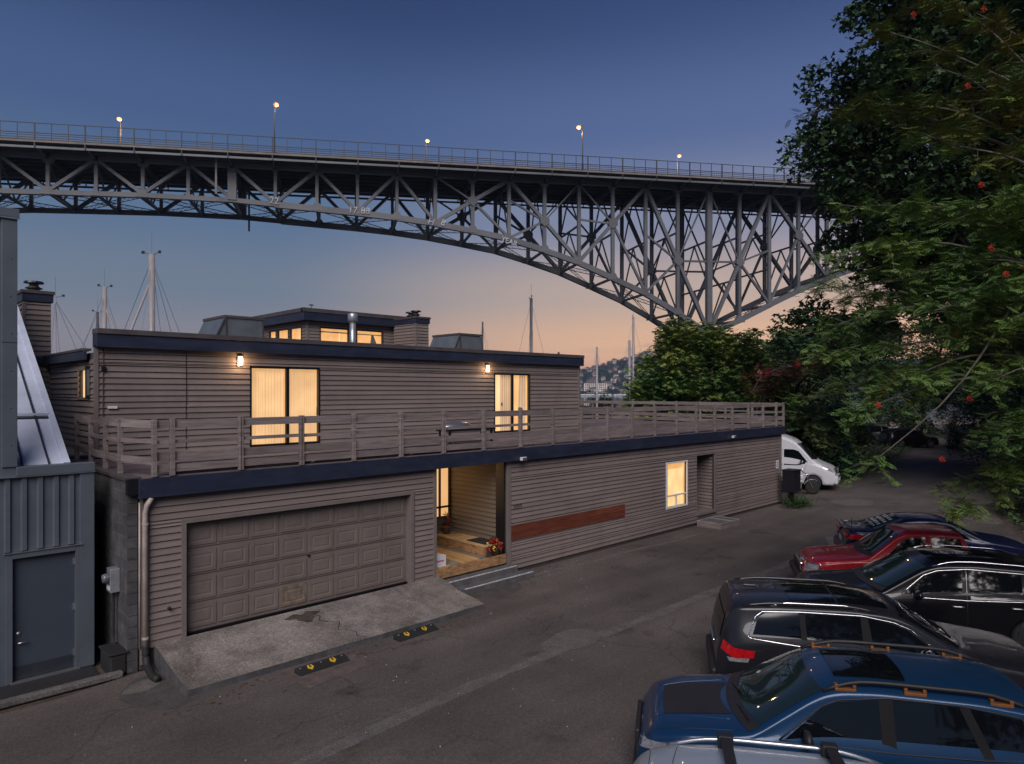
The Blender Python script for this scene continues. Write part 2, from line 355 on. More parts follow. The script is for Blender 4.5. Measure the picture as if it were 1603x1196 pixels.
for y in ys:
    for x in xs: b.v.append((x, y, ground_z(x, y)))
nx = len(xs)
for j in range(len(ys)-1):
    for i in range(nx-1): k = j*nx+i; b.f.append((k, k+1, k+nx+1, k+nx))
M['soil'] = mat('leaf_strewn_soil', (.045,.034,.026), .95, var=.35, vscale=2.5, bump=.6, bscale=8, dirt=((.10,.055,.03), 9, .7))
tag(b.build('terrain', M['soil'], smooth=True), kind='structure')

def asphalt():
    m = bpy.data.materials.new('asphalt'); m.use_nodes = True; t = m.node_tree; p = t.nodes['Principled BSDF']
    g = N(t, 'ShaderNodeNewGeometry')
    def noise(sc, det=6, ro=.6, stretch=(1,1,1), rot=0):
        mp = N(t, 'ShaderNodeMapping'); mp.inputs['Scale'].default_value = stretch; mp.inputs['Rotation'].default_value = (0,0,rot); t.links.new(g.outputs['Position'], mp.inputs[0])
        n = N(t, 'ShaderNodeTexNoise'); n.inputs['Scale'].default_value = sc; n.inputs['Detail'].default_value = det; n.inputs['Roughness'].default_value = ro; t.links.new(mp.outputs[0], n.inputs[0]); return n
    def mul(a, b_, f=1.0):
        x = N(t, 'ShaderNodeMix', data_type='RGBA', blend_type='MULTIPLY'); x.inputs[0].default_value = f; t.links.new(a, x.inputs[6]); t.links.new(b_, x.inputs[7]); return x.outputs[2]
    big = ramp(t, [(.3, (.060,.052,.049,1)), (.5, (.084,.073,.068,1)), (.72, (.112,.098,.091,1))], 'LINEAR'); t.links.new(noise(.35, 8, .62).outputs[0], big.inputs[0])
    fine = ramp(t, [(.30, (.45,.45,.45,1)), (.5, (1,1,1,1)), (.62, (1.5,1.47,1.45,1)), (.74, (2.6,2.5,2.45,1))], 'LINEAR'); t.links.new(noise(34, 4, .85).outputs[0], fine.inputs[0])
    lane = ramp(t, [(.35, (.72,.72,.74,1)), (.55, (1.05,1.02,1,1)), (.7, (1.3,1.28,1.28,1))], 'LINEAR'); t.links.new(noise(1.0, 5, .6, (.06,.75,1), R(-3)).outputs[0], lane.inputs[0])
    mid = ramp(t, [(.32, (.72,.72,.72,1)), (.68, (1.3,1.29,1.28,1))], 'LINEAR'); t.links.new(noise(13, 4, .8).outputs[0], mid.inputs[0])
    c = mul(mul(mul(big.outputs[0], mid.outputs[0], .8), fine.outputs[0], .95), lane.outputs[0], .8)
    # cracks: thin lines where a distorted voronoi changes cell
    mp = N(t, 'ShaderNodeMapping'); t.links.new(g.outputs['Position'], mp.inputs[0])
    dn = noise(1.6, 5); va = N(t, 'ShaderNodeMix', data_type='VECTOR'); va.inputs[0].default_value = .35; t.links.new(mp.outputs[0], va.inputs[4]); t.links.new(dn.outputs['Color'], va.inputs[5])
    vo = N(t, 'ShaderNodeTexVoronoi'); vo.feature = 'DISTANCE_TO_EDGE'; vo.inputs['Scale'].default_value = .55; t.links.new(va.outputs[1], vo.inputs[0])
    cr = ramp(t, [(0, (.55,.55,.55,1)), (.009, (1,1,1,1))], 'LINEAR'); t.links.new(vo.outputs[0], cr.inputs[0])
    cm = ramp(t, [(.47, (0,0,0,1)), (.56, (1,1,1,1))], 'LINEAR'); t.links.new(noise(.22, 3).outputs[0], cm.inputs[0])
    x = N(t, 'ShaderNodeMix', data_type='RGBA', blend_type='MULTIPLY'); t.links.new(cm.outputs[0], x.inputs[0]); t.links.new(c, x.inputs[6]); t.links.new(cr.outputs[0], x.inputs[7]); c = x.outputs[2]
    st = ramp(t, [(.60, (1,1,1,1)), (.70, (.55,.53,.53,1))], 'LINEAR'); t.links.new(noise(.8, 4).outputs[0], st.inputs[0]); c = mul(c, st.outputs[0], .8)
    t.links.new(c, p.inputs['Base Color']); p.inputs['Roughness'].default_value = .82; p.inputs['Specular IOR Level'].default_value = .35
    bp = N(t, 'ShaderNodeBump'); bp.inputs['Strength'].default_value = .5; bp.inputs['Distance'].default_value = .01; t.links.new(noise(60, 3, .8).outputs[0], bp.inputs['Height']); t.links.new(bp.outputs[0], p.inputs['Normal'])
    MATS['asphalt'] = m; return m
M['asphalt'] = asphalt()
left = [(-60, -.3), (-1.2, -.3), (-1.2, .0), (31, .35)] + [(x, road_left(x)) for x in (36, 40, 46, 53, 60, 66, 73, 80, 95, 110)]
right = [(x, bank_edge(x)+(.25+.2*math.sin(x*1.3))) for x in (110, 95, 80, 73, 66, 60, 53, 46, 41, 37, 33, 28, 24, 20, 17, 14, 10, 6)] + [(-60, -17.5)]
b = MB(); N_ = 60
lx = [p[0] for p in left]; ly = [p[1] for p in left]; rx = [p[0] for p in right][::-1]; ry = [p[1] for p in right][::-1]
st = [-60, -30, -10] + list(np.arange(-5, 111, 1.5)); cols = 9
for x in st:
    y1 = float(np.interp(x, lx, ly)); y0 = float(np.interp(x, rx, ry))
    for j in range(cols): b.v.append((x, y0+(y1-y0)*j/(cols-1), 0.0+ (.0)))
for i in range(len(st)-1):
    for j in range(cols-1): k = i*cols+j; b.f.append((k, k+cols, k+cols+1, k+1))
tag(b.build('road', M['asphalt']), kind='structure')
# worn repairs in the asphalt
M['patch_l'] = mat('pale_asphalt_patch', (.100,.089,.085), .85, var=.2, vscale=3, bump=.4, speck=(30,.35), dirt=((.06,.055,.055), 20, .6))
M['patch_d'] = mat('dark_asphalt_patch', (.058,.051,.049), .8, var=.2, vscale=3, bump=.4, speck=(30,.35), dirt=((.05,.045,.045), 25, .6))
M['patch_r'] = mat('worn_ramp_footing', (.095,.072,.068), .85, var=.25, vscale=5, bump=.4, dirt=((.05,.04,.04), 12, .7))
def patch(name, cx, cy, rx_, ry_, ang, m, z=.004, wob=.12, n=28):
    pts = []
    for i in range(n):
        t = 2*math.pi*i/n; r = 1+wob*math.sin(3*t+cx)*.5+wob*math.sin(5*t+cy)*.4
        x, y = rx_*r*math.cos(t), ry_*r*math.sin(t); pts.append((cx+x*math.cos(ang)-y*math.sin(ang), cy+x*math.sin(ang)+y*math.cos(ang), 0))
    return tag(MB().poly(pts).build(name, m, loc=(0,0,z)), kind='structure')
patch('asphalt_patch', 5.75, -4.3, .75, .42, .1, M['patch_l'])
patch('asphalt_patch', 6.95, -.85, .85, .42, 0, M['patch_d'])
patch('asphalt_patch', 18.2, -5.0, 1.6, 1.0, .3, M['patch_d'], wob=.2)
patch('asphalt_patch', 18.9, -4.9, .9, .8, .3, M['patch_l'], .008, wob=.2)
patch('asphalt_patch', 27.2, -2.1, 1.1, .8, 0, M['patch_l'])
b = MB()
def strip_poly(b, pts, w, z):
    L_, R_ = [], []
    for i, p in enumerate(pts):
        a = Vector(pts[max(i-1,0)]); c = Vector(pts[min(i+1, len(pts)-1)]); d = (c-a).normalized(); n = Vector((-d.y, d.x))
        ww = w*(.7+.5*abs(math.sin(i*1.7))); L_.append((p[0]+n.x*ww, p[1]+n.y*ww, z)); R_.append((p[0]-n.x*ww, p[1]-n.y*ww, z))
    for i in range(len(pts)-1): b.quad(R_[i], R_[i+1], L_[i+1], L_[i])
strip_poly(b, [(-6+.9*i, -5.35+.03*math.sin(i*1.1)+(.10*i if i < 10 else 1.0)-.015*i) for i in range(26)], .13, .0045)
strip_poly(b, [(-5+.8*i, -8.4+.07*i+.04*math.sin(i)) for i in range(15)], .17, .0045)
strip_poly(b, [(8.0+.8*i, -.55-.03*i+.05*math.sin(i*1.3)) for i in range(12)], .07, .0045)
tag(b.build('asphalt_seam', M['patch_l']), kind='structure')
tag(MB().poly([(1.0,-2.75,0), (2.35,-2.6,0), (2.3,-1.75,0), (.95,-1.75,0)]).build('asphalt_patch', M['patch_r'], loc=(0,0,.005)), kind='structure')
M['wetland'] = mat('lake_water', (.03,.045,.06), .06, var=.1, vscale=.1, spec=.8, bump=.12, bscale=1.2)
b = MB(); 
b.quad((-9000,-400,0), (9000,-400,0), (9000,9000,0), (-9000,9000,0))
tag(b.build('lake_water', M['wetland'], loc=(0,0,-5.3)), kind='structure')
# ground beside the grey shed
M['gravel'] = mat('wet_black_gravel', (.018,.017,.020), .6, var=.5, vscale=60, bump=.8, bscale=90)
tag(MB().poly([(-3.6,.05,0), (-1.35,.05,0), (-1.3,.84,0), (-3.6,.84,0)]).build('gravel_strip', M['gravel'], loc=(0,0,.012)), kind='structure')
k = MB().box(-5.5,-.12,0, -1.05,.03,.10).build('timber_kerb', M['patch_l']); bevel(k, .02); tag(k, kind='structure')
patch('ground_patch', -.75, -1.1, .55, .8, 0, M['patch_d'], .004)
patch('ground_patch', -.95, -.75, .30, .22, .5, M['patch_l'], .008)

# ------------------------------------------------------------------ the house
XL, XR = -.77, 24.6
H = thing('house', 'long low taupe clapboard house with navy fascias and glowing windows', 'house')
# lower front, garage side
GO = [(.58, 5.7, 0, 2.50)]
core(H, XL, 0, 0, 6.49, 0, 3.05, [(.75, 5.79, 0, 2.47)], M['wallcore'])
clad(H, XL+.03, 0, 0, 6.46, .36, 3.05, .124, [(.68, 5.86, 0, 2.53)], M['siding'])
# lower front, right of the porch
RO = [(7.42, 8.82, .80, 2.47), (9.45, 10.73, .42, 2.55)]
core(H, 8.24, 0, 0, XR-8.24, 0, 3.05, [(7.5, 8.74, .88, 2.4), (9.47, 10.71, .42, 2.53)], M['wallcore'])
clad(H, 8.24, 0, 0, XR-8.24, .12, 3.05, .124, RO, M['siding'], rj=True)
# far end and back of the lower storey
core(H, XR, 10.6, R(90)+math.pi, 10.6, 0, 3.3, [], M['wallcore'])
MB().box(XL+.02,10.5,-4, XR,10.62,3.3).build('back_wall', M['siding'], H)
MB().box(XL,.13,0, 5.6,.16,.001).build('floor_slab', M['conc'], H)
for x0, x1 in ((XL-.0, XL+.05), (8.12, 8.26), (XR-.1, XR+.012)):
    bbox('corner_board', x0, -.045, .1, x1, .02, 3.05, M['trim'], H, .004)
bbox('corner_board', 5.66, -.045, .3, 5.76, .02, 3.05, M['trim'], H, .004)
# garage door: frame + 32 raised panels
G = obj('garage_door', MB().box(0,0,0,5.0,.05,2.06).mesh(M['gdoor']), H, (0, .16, .42))
pb = MB(); w, h = .57, .40
def frus(b, x0, z0, x1, z1, y0, y1, i):
    a = [(x0,y0,z0),(x1,y0,z0),(x1,y0,z1),(x0,y0,z1)]; c = [(x0+i,y1,z0+i),(x1-i,y1,z0+i),(x1-i,y1,z1-i),(x0+i,y1,z1-i)]
    for q in range(4): r_ = (q+1) % 4; b.quad(a[q], a[r_], c[r_], c[q])
    return c
c1 = frus(pb, 0, 0, w, h, -.002, -.016, .0001)
fr = MB(); o_ = [(0,-.016,0),(w,-.016,0),(w,-.016,h),(0,-.016,h)]; i1 = [(.07,-.016,.065),(w-.07,-.016,.065),(w-.07,-.016,h-.065),(.07,-.016,h-.065)]
i2 = [(.085,.0,.08),(w-.085,.0,.08),(w-.085,.0,h-.08),(.085,.0,h-.08)]; i3 = [(.125,-.014,.12),(w-.125,-.014,.12),(w-.125,-.014,h-.12),(.125,-.014,h-.12)]
for A, B in ((o_, i1), (i1, i2), (i2, i3)):
    for q in range(4): r_ = (q+1) % 4; fr.quad(A[q], A[r_], B[r_], B[q])
fr.quad(*i3)
fr.v = [(q[0], -.016+(q[1]+.016)*.5, q[2]) for q in fr.v]
for q in range(4): r_ = (q+1) % 4; z_ = [(p[0], .0, p[2]) for p in o_]; fr.quad(z_[q], z_[r_], o_[r_], o_[q])
pm = fr.mesh(M['gdoor'], name='door_panel')
pm_r = fr.mesh(M['rust'], name='door_panel_stained')
for r_ in range(4):
    zb = .02+r_*.51
    for c in range(8):
        o = obj('door_panel', pm_r if (r_ == 0 and c == 3) else pm, G, (.03+c*.6205, -.001, zb+.045))
        if r_ == 0 and c == 3: o['label'] = 'garage door panel with a rusty brown stain'
    if r_: obj('section_seam', MB().box(0,-.003,-.005,5.0,.0,.005).mesh(M['black']), G, (0,0,zb-.005))
obj('lock_handle', MB().lathe([(.03,0),(.03,-.03),(.012,-.04)], 12, axis='y').mesh(M['black']), G, (2.50,-.018,1.03))
for x0, x1, z0, z1 in ((-.09,-.0,.36,2.56), (5.0,5.09,.36,2.56), (-.0,5.0,2.48,2.56)):
    bbox('door_casing', x0, -.05, z0, x1, .16, z1, M['trim'], H, .004)
blk('door_threshold', 0, .1, .34, 5.0, .16, .42, M['black'], H)
# fascia of the deck edge
def fascia(x0, y0, x1, y1, z0, z1): return bbox('fascia_board', x0, y0, z0, x1, y1, z1, M['blue'], H, .006)
xx = [XL-.06, 4.3, 9.2, 14.1, 19.0, XR+.14]
for a, c in zip(xx, xx[1:]): fascia(a+.0015, -.17, c-.0015, -.10, 3.03, 3.37)
fascia(XR+.07, -.10, XR+.14, 10.6, 3.03, 3.37)
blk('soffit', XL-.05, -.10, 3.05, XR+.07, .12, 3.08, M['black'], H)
# deck structure and boards
MB().box(XL+.0,-.095,3.10, XR+.065,10.55,3.36).build('deck_slab', M['shingle'], H)
y = -.10; k = 0
while y < 10.4:
    x0 = XL+.02 if y < 4.1 else 16.05
    cuts = [x0]+[c for c in ((3.1+2.1*(k % 3), 12.2+1.3*(k % 2), 19.9-1.1*(k % 3))) if c > x0+1]+[XR+.06] if k < 12 else [x0, XR+.06]
    for a, c in zip(cuts, cuts[1:]): blk('deck_board', a+.001, y, 3.362, c-.002, y+.135, 3.362+.028+.003*(k % 2), M['deckboard'], H)
    y += .143; k += 1

# porch
P_ = H
MB().box(5.72,.0,0, 8.14,2.4,.30).build('porch_base', M['conc'], H)
y0p = 5.75; n = 0; x = 5.78
while x < 7.44:
    m_ = M['porchgrey'] if (6.25 < x < 6.62 or x > 7.15) else M['porchwood']
    blk('porch_board', x, .06, .545, x+.118, 2.27, .578+.001*(n % 2), m_, H); x += .122; n += 1
blk('porch_floor', 5.76, .02, .30, 7.45, 2.27, .54, M['wallcore'], H)
bevel(MB().box(0,0,0,2.32,.06,.25).build('porch_edge_timber', M['timber'], H, loc=(5.76,-.045,.33)), .012)
bevel(MB().box(0,0,0,.06,2.15,.27).build('landing_timber', M['timber'], H, loc=(7.45,.1,.58)), .012)
blk('landing', 7.52, .1, .3, 8.1, 2.27, .82, M['wallcore'], H); blk('landing_top', 7.44, .08, .822, 8.1, 2.275, .858, M['ply'], H)
core(H, 8.10, 2.4, R(-90), 2.4, .2, 3.05, [], M['wallcore'])
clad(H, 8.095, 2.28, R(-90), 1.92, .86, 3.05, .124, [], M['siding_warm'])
blk('porch_wall_gap', 8.06, .03, .6, 8.10, .34, 3.05, M['black'], H)  # solid black panel put in for the dark of a recess
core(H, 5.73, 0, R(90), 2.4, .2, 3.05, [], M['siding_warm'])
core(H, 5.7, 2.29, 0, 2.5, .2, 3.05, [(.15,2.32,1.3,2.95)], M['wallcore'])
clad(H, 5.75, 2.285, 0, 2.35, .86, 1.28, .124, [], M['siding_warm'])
PW = obj('porch_window', MB().box(5.86,2.33,1.30,8.02,2.345,2.95).mesh(M['glow_curtain']), H)
for a in ((5.82,1.26,8.06,1.31),(5.82,1.55,8.06,1.60),(5.82,2.95,8.06,3.0),(5.82,1.31,5.87,2.95),(7.66,1.31,7.71,2.95),(8.01,1.31,8.06,2.95)):
    obj('frame', MB().box(a[0],2.27,a[1],a[2],2.325,a[3]).mesh(M['wallcore']), PW)
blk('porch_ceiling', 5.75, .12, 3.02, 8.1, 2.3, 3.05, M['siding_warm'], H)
pl = bpy.data.lights.new('porch_lamp_light', 'POINT'); pl.energy = 4.5; pl.color = (1,.58,.24); pl.shadow_soft_size = .09
po = obj('porch_lamp_light', pl, H, (7.0,1.95,2.55))
obj('porch_lamp', MB().lathe([(.0,0),(.09,0),(.11,.05),(.10,.11),(.05,.13)], 16).mesh(M['lampglow']), H, (7.0,1.95,2.86))

# lit window with white frame
WN = obj('window', MB().box(0,0,0,1.24,.012,1.5).mesh(M['glow_window']), H, (15.76,.075,.88))
for a in ((-.06,-.06,1.30,.0),(-.06,1.5,1.30,1.56),(-.06,0,.0,1.5),(1.24,0,1.30,1.5)): obj('window_frame', bevel(MB().box(a[0],-.115,a[1],a[2],-.01,a[3]).build('window_frame', M['white'], WN), .006).data, WN) if False else bevel(MB().box(a[0],-.115,a[1],a[2],-.01,a[3]).build('window_frame', M['white'], WN), .006)
bevel(MB().box(0,-.09,.36,1.24,-.02,.41).build('glazing_bar', M['white'], WN), .004)
bevel(MB().box(.58,-.09,0,.63,-.02,.36).build('glazing_bar', M['white'], WN), .004)
obj('blind', MB().box(.0,-.02,1.30,1.24,-.004,1.5).mesh(M['glow_room']), WN); obj('reveal', MB().box(1.12,-.018,0,1.24,-.003,1.3).mesh(M['glow_room']), WN)
# recessed side entrance
core(H, 17.71, 1.1, 0, 1.4, .3, 2.6, [], M['wallcore']); core(H, 17.71, 0.12, R(90), 1.0, .3, 2.6, [], M['wallcore'])
core(H, 18.97, 1.1, R(-90), 1.0, .3, 2.6, [], M['wallcore']); clad(H, 18.965, 1.08, R(-90), 1.0, .46, 2.53, .124, [], M['siding'])
blk('recess_ceiling', 17.7, .1, 2.54, 18.98, 1.2, 2.6, M['wallcore'], H)
bbox('threshold', 17.66, -.10, .36, 19.0, 1.1, .45, M['trim'], H)
bbox('jamb', 18.96, -.04, .45, 19.06, .1, 2.56, M['trim'], H, .004)
D = obj('side_door', MB().box(0,0,0,.9,.05,2.0).mesh(M['siding']), H, (17.9,1.04,.47)); obj('knob', MB().lathe([(.02,0),(.03,-.03),(.0,-.05)], 10, axis='y').mesh(M['alum']), D, (.8,0,1.0))
# red boards and house number
for z0, z1, sg in ((.90,1.09,((8.27,10.9),(10.905,13.3))), (1.095,1.30,((8.27,11.9),(11.905,13.3)))):
    for a, c in sg: bbox('red_board', a, -.055, z0, c, -.03, z1, M['redwood'], H, .003)
M['digit'] = mat('dull_bronze_digits', (.06,.05,.045), .5, .3)
text('house_number', '1033', .17, M['digit'], H, (8.34,-.033,1.72), (R(90),0,0), .006)
# drain pipe
dp = MB().tube([(-.70,-.08,.40),(-.70,-.08,2.75),(-.68,-.10,2.9),(-.62,-.14,3.03)], .048, 10).build('drain_pipe', M['cream'], H, True)
for z in (.55, 2.55): obj('pipe_strap', MB().lathe([(.056,0),(.056,.04)], 12).mesh(M['cream']), H, (-.70,-.08,z))
MB().tube([(-.785,-.05,.4),(-.785,-.05,2.95)], .016, 8).build('conduit', M['cream'], H, True)
fx = MB(); pth = [(-.70,-.08,.45),(-.70,-.10,.25),(-.71,-.22,.12),(-.73,-.55,.06),(-.70,-.80,.06)]
pp = []; rr = []
for i in range(len(pth)-1):
    for j in range(7):
        t = j/7; pp.append(tuple(pth[i][q]*(1-t)+pth[i+1][q]*t for q in range(3))); rr.append(.058+.007*(j % 2))
fx.tube(pp, rr, 10); fx.build('downspout_hose', M['blackrub'], H, True)
obj('hose_tap', MB().lathe([(.03,0),(.03,-.03),(.015,-.05),(.02,-.08)], 10, axis='y').mesh(M['black']), H, (-.30,-.03,1.0))

# concrete block side wall
CW = thing('block_wall', 'dark concrete block side wall left of the garage with brown cap', 'wall')
MB().box(-.955,.03,-.02,-.79,9,3.33).build('wall_core', M['mortar'], CW)
for r_ in range(17):
    z = .0+r_*.196; off = .2*(r_ % 2)
    y = .02-off
    while y < 3.4:
        a, c = max(y, .02), y+.388
        if c-a > .05: blk('block', -.966+.004*(rnd.random()), a, z+.006, -.94, c-.004, z+.188, M['cmu'], CW)
        y += .4
    blk('block', -.962, .012, z+.004, -.80, .03, z+.19, M['cmu'], CW)
bbox('wall_cap', -1.0, -.03, 3.335, -.76, 9, 3.40, M['coping'], CW)
bbox('cap_box', -1.0, -.14, 3.10, -.80, -.02, 3.38, M['black'], CW)
# upper storey
UY = 4.15
UO = [(3.46, 5.42, 3.42, 5.55), (11.98, 13.74, 3.42, 5.52)]
core(H, -.5, UY, 0, 16.48, 3.36, 6.15, [(3.5,5.38,3.4,5.5),(12.02,13.7,3.4,5.48)], M['wallcore'])
clad(H, -.5, UY, 0, 16.48, 3.42, 5.90, .1375, UO, M['siding'], joints=(1.9,))
core(H, 15.98, 10.4, R(-90)+math.pi*0, 6.2, 3.36, 5.8, [], M['wallcore'])
core(H, -.5, 9.0, R(-90), 4.85, 3.36, 5.75, [(3.45,4.34,4.75,5.38)], M['wallcore'])
clad(H, -.502, 8.8, R(-90), 4.62, 3.45, 5.62, .1375, [(3.25,4.14,4.75,5.38)], M['siding'])
for x0 in (-.54, 15.94): bbox('corner_board', x0, UY-.045, 3.42, x0+.09, UY+.02, 5.88, M['trim'], H, .004)
xx = [-.52, 5.2, 10.9, 16.12]
for a, c in zip(xx, xx[1:]):
    bbox('roof_fascia', a+.001, UY-.17, 5.87, c-.001, UY-.10, 6.165, M['blue'], H, .006)
    bbox('roof_coping', a+.001, UY-.20, 6.168, c-.001, UY+.22, 6.285, M['coping'], H, .008)
bbox('roof_fascia', -.52, UY-.099, 5.87, -.45, UY+.18, 6.165, M['blue'], H); bbox('roof_fascia', 16.05, UY-.099, 5.87, 16.12, UY+.18, 6.165, M['blue'], H)
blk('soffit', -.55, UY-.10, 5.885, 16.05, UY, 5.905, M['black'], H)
MB().box(-.5,4.32,5.6,15.9,18,5.76).build('roof', M['shingle'], H)
MB().box(-.45,10.4,3.4,15.9,17.9,5.6).build('rear_wall', M['siding'], H)
bbox('roof_fascia', -.66, 4.5, 5.60, -.59, 8.8, 5.80, M['blue'], H); bbox('roof_coping', -.68, 4.5, 5.802, -.50, 9.9, 5.86, M['coping'], H)
# cable, vents and meter on the upper wall
MB().tube([(1.40,UY-.035,3.5),(1.40,UY-.035,4.6),(1.41,UY-.04,4.62),(1.40,UY-.035,5.85)], .008, 5).build('cable', M['black'], H)
MB().tube([(-.36,UY-.035,3.5),(-.36,UY-.035,5.85)], .012, 5).build('conduit', M['wallcore'], H)
bbox('junction_box', -.40, UY-.07, 5.35, -.31, UY-.028, 5.45, M['black'], H); bbox('vent_cover', -.27, UY-.06, 4.50, -.08, UY-.028, 4.56, M['white'], H)
# wall lamps (bulkhead) with their light
for x in (2.70, 11.15):
    Lm = obj('wall_lamp', bevel(MB().box(-.075,-.06,-.15,.075,-.028,.15).build('wall_lamp', M['alum'], H), .02).data, H, (x,UY,5.63)) if False else bevel(MB().box(-.075,-.06,-.15,.075,-.028,.15).build('wall_lamp', M['alum'], H, loc=(x,UY,5.66)), .02)
    bevel(MB().box(-.05,-.12,-.11,.05,-.06,.11).build('lamp_shade', M['lampglow'], Lm), .03, 4)
    l = bpy.data.lights.new('lamp_light', 'POINT'); l.energy = 12; l.color = (1,.60,.28); l.shadow_soft_size = .05
    obj('lamp_light', l, H, (x,UY-.22,5.62))
def slider(x0, x1, z0, z1, split, y=UY):
    S = obj('sliding_door', MB().box(x0,y+.06,z0,x1,y+.07,z1).mesh(M['glow_room']), H)
    t = .045
    for a in ((x0,z0,x1,z0+t),(x0,z1-t,x1,z1),(x0,z0,x0+t,z1),(x1-t,z0,x1,z1),(split-.045,z0,split+.045,z1)):
        bevel(MB().box(a[0],y-.05,a[1],a[2],y+.03,a[3]).build('door_frame', M['black'], S), .004)
    return S
def folds(x0, x1, z0, z1, m, parent, y, amp=.03, wl=.11, flare=0.):
    b = MB(); n = int((x1-x0)/.012)
    for i in range(n+1):
        x = x0+(x1-x0)*i/n; yy = y+amp*math.sin(x*2*math.pi/wl)+amp*.5*math.sin(x*2*math.pi/(wl*2.7)+1)
        b.v += [(x-(1-(x-x0)/(x1-x0))*flare, yy, z0), (x, yy, z1)]
    for i in range(n): b.f.append((2*i, 2*i+2, 2*i+3, 2*i+1))
    return b.build('curtain', m, parent, True)
S1 = slider(2.96, 4.92, 3.47, 5.53, 3.98)
folds(3.01, 3.93, 3.52, 5.48, M['sheer'], S1, UY+.045, .007, .085); folds(4.03, 4.87, 3.52, 5.48, M['sheer'], S1, UY+.045, .006, .06)
for x in []:
    if 1: obj('blind_slat', MB().box(0,-.004,0,.090,.0,1.96).mesh(M['glow_curtain']) if x < 3.03 else bpy.data.meshes['mesh_slat'] if 'mesh_slat' in bpy.data.meshes else MB().box(0,-.004,0,.090,.0,1.96).mesh(M['glow_curtain'], name='mesh_slat'), S1, (x,UY+.045,3.52), (0,0,.10*math.sin(x*7)))
MB().tube([(4.80,UY-.06,4.25),(4.80,UY-.09,4.28),(4.80,UY-.09,4.42),(4.80,UY-.06,4.45)], .009, 6).build('handle', M['black'], S1)
S2 = slider(11.48, 13.24, 3.47, 5.50, 12.36)
folds(11.82, 12.34, 3.5, 5.46, M['curtain'], S2, UY+.035, .022); folds(12.72, 13.08, 3.5, 5.46, M['curtain'], S2, UY+.035, .022, .11, .10)
obj('lit_wall', MB().box(11.5,UY+.050,3.5,11.83,UY+.058,5.46).mesh(M['glow_hi']), S2)
bbox('handle', 11.80, UY-.08, 4.38, 11.84, UY-.045, 4.50, M['black'], S2)
# side window with open sash (left flank)
SW = obj('side_window', MB().box(-.44,4.66,4.75,-.43,5.55,5.38).mesh(M['glow_window']), H)
for a in ((4.62,4.70,5.59,4.75),(4.62,5.38,5.59,5.43),(5.55,4.75,5.59,5.38),(4.62,4.75,4.66,5.38)): MB().box(-.55,a[0],a[1],-.50,a[2],a[3]).build('window_frame', M['trim'], SW)
for z in np.arange(4.79, 5.36, .045): MB().box(-.475,4.67,z,-.46,5.54,z+.006).build('blind_slat', M['curtain'], SW)
MB().box(-.62,4.50,4.72,-.52,4.54,5.46).build('open_sash', M['black'], SW); MB().box(-.60,4.48,4.80,-.54,4.50,5.38).build('sash_pane', M['glassdome'], SW)
# flank chimney
def chimney(x0, y0, x1, y1, z0, zt, flues):
    C = obj('chimney', MB().box(x0,y0,z0,x1,y1,zt-.02).mesh(M['wallcore']), H)
    clad(C, x0, y0-.002, 0, x1-x0, z0, zt-.28, .1375, [], M['siding']); clad(C, x0-.002, y1, R(-90), y1-y0, z0, zt-.28, .1375, [], M['siding'])
    bevel(MB().box(x0-.05,y0-.06,zt-.30,x1+.05,y1+.05,zt-.09).build('chimney_band', M['blue'], C), .008)
    bevel(MB().box(x0-.08,y0-.09,zt-.088,x1+.08,y1+.08,zt).build('chimney_coping', M['coping'], C), .008)
    MB().box(x0-.035,y0-.04,z0,x0+.03,y0+.03,zt-.3).build('corner_board', M['trim'], C)
    for fx_, fy_ in flues:
        F = obj('flue', MB().lathe([(.14,0),(.14,.16),(.11,.18),(.11,.24)], 16).mesh(M['coping']), C, (fx_,fy_,zt))
        obj('flue_cap', MB().lathe([(.20,.10),(.20,.13),(.02,.14)], 16).mesh(M['black']), C, (fx_,fy_,zt)); obj('flue_cap', MB().lathe([(.19,.24),(.24,.25),(.22,.30),(.02,.32)], 16).mesh(M['black']), C, (fx_,fy_,zt))
    return C
chimney(-1.10, 8.8, -.50, 9.9, 3.5, 7.58, [(-.80,9.3)])
bbox('roof_fascia', -1.14, 8.72, 5.60, -.55, 8.78, 5.80, M['blue'], H)
# low flat annex between chimney and shed
AN = obj('annex', MB().box(-1.22,4.6,0,-.53,8.75,3.45).mesh(M['wallcore']), H); blk('annex_roof', -1.25, 4.55, 3.452, -.53, 8.76, 3.50, M['lightroof'], H)
bbox('annex_fascia', -1.24, 4.46, 3.0, -.56, 4.53, 3.44, M['blue'], H)
# penthouse
px0, py0, px1 = 9.42, 13.5, 14.9
core(H, px0, py0, 0, px1-px0, 5.7, 8.0, [(.62,1.94,6.6,7.62),(2.40,3.71,6.6,7.62)], M['wallcore']); core(H, px0, py0+4.4, R(-90), 4.4, 5.7, 8.0, [(.9,1.55,6.6,7.62),(1.75,2.75,6.6,7.62),(2.95,3.95,6.6,7.62)], M['wallcore'])
clad(H, px0, py0, 0, px1-px0, 5.8, 7.9, .1375, [(.58,1.98,6.55,7.66),(2.36,3.75,6.55,7.66)], M['siding']); clad(H, px0-.002, py0+4.4, R(-90), 4.4, 5.8, 7.9, .1375, [(.86,1.59,6.55,7.66),(1.71,2.79,6.55,7.66),(2.91,3.99,6.55,7.66)], M['siding'])
bbox('corner_board', px0-.04, py0-.045, 5.8, px0+.06, py0+.02, 7.9, M['trim'], H, .004)
MB().box(px0-.2,py0-.2,7.88,px1+.3,py0+4.6,8.3).build('penthouse_roof', M['shingle'], H)
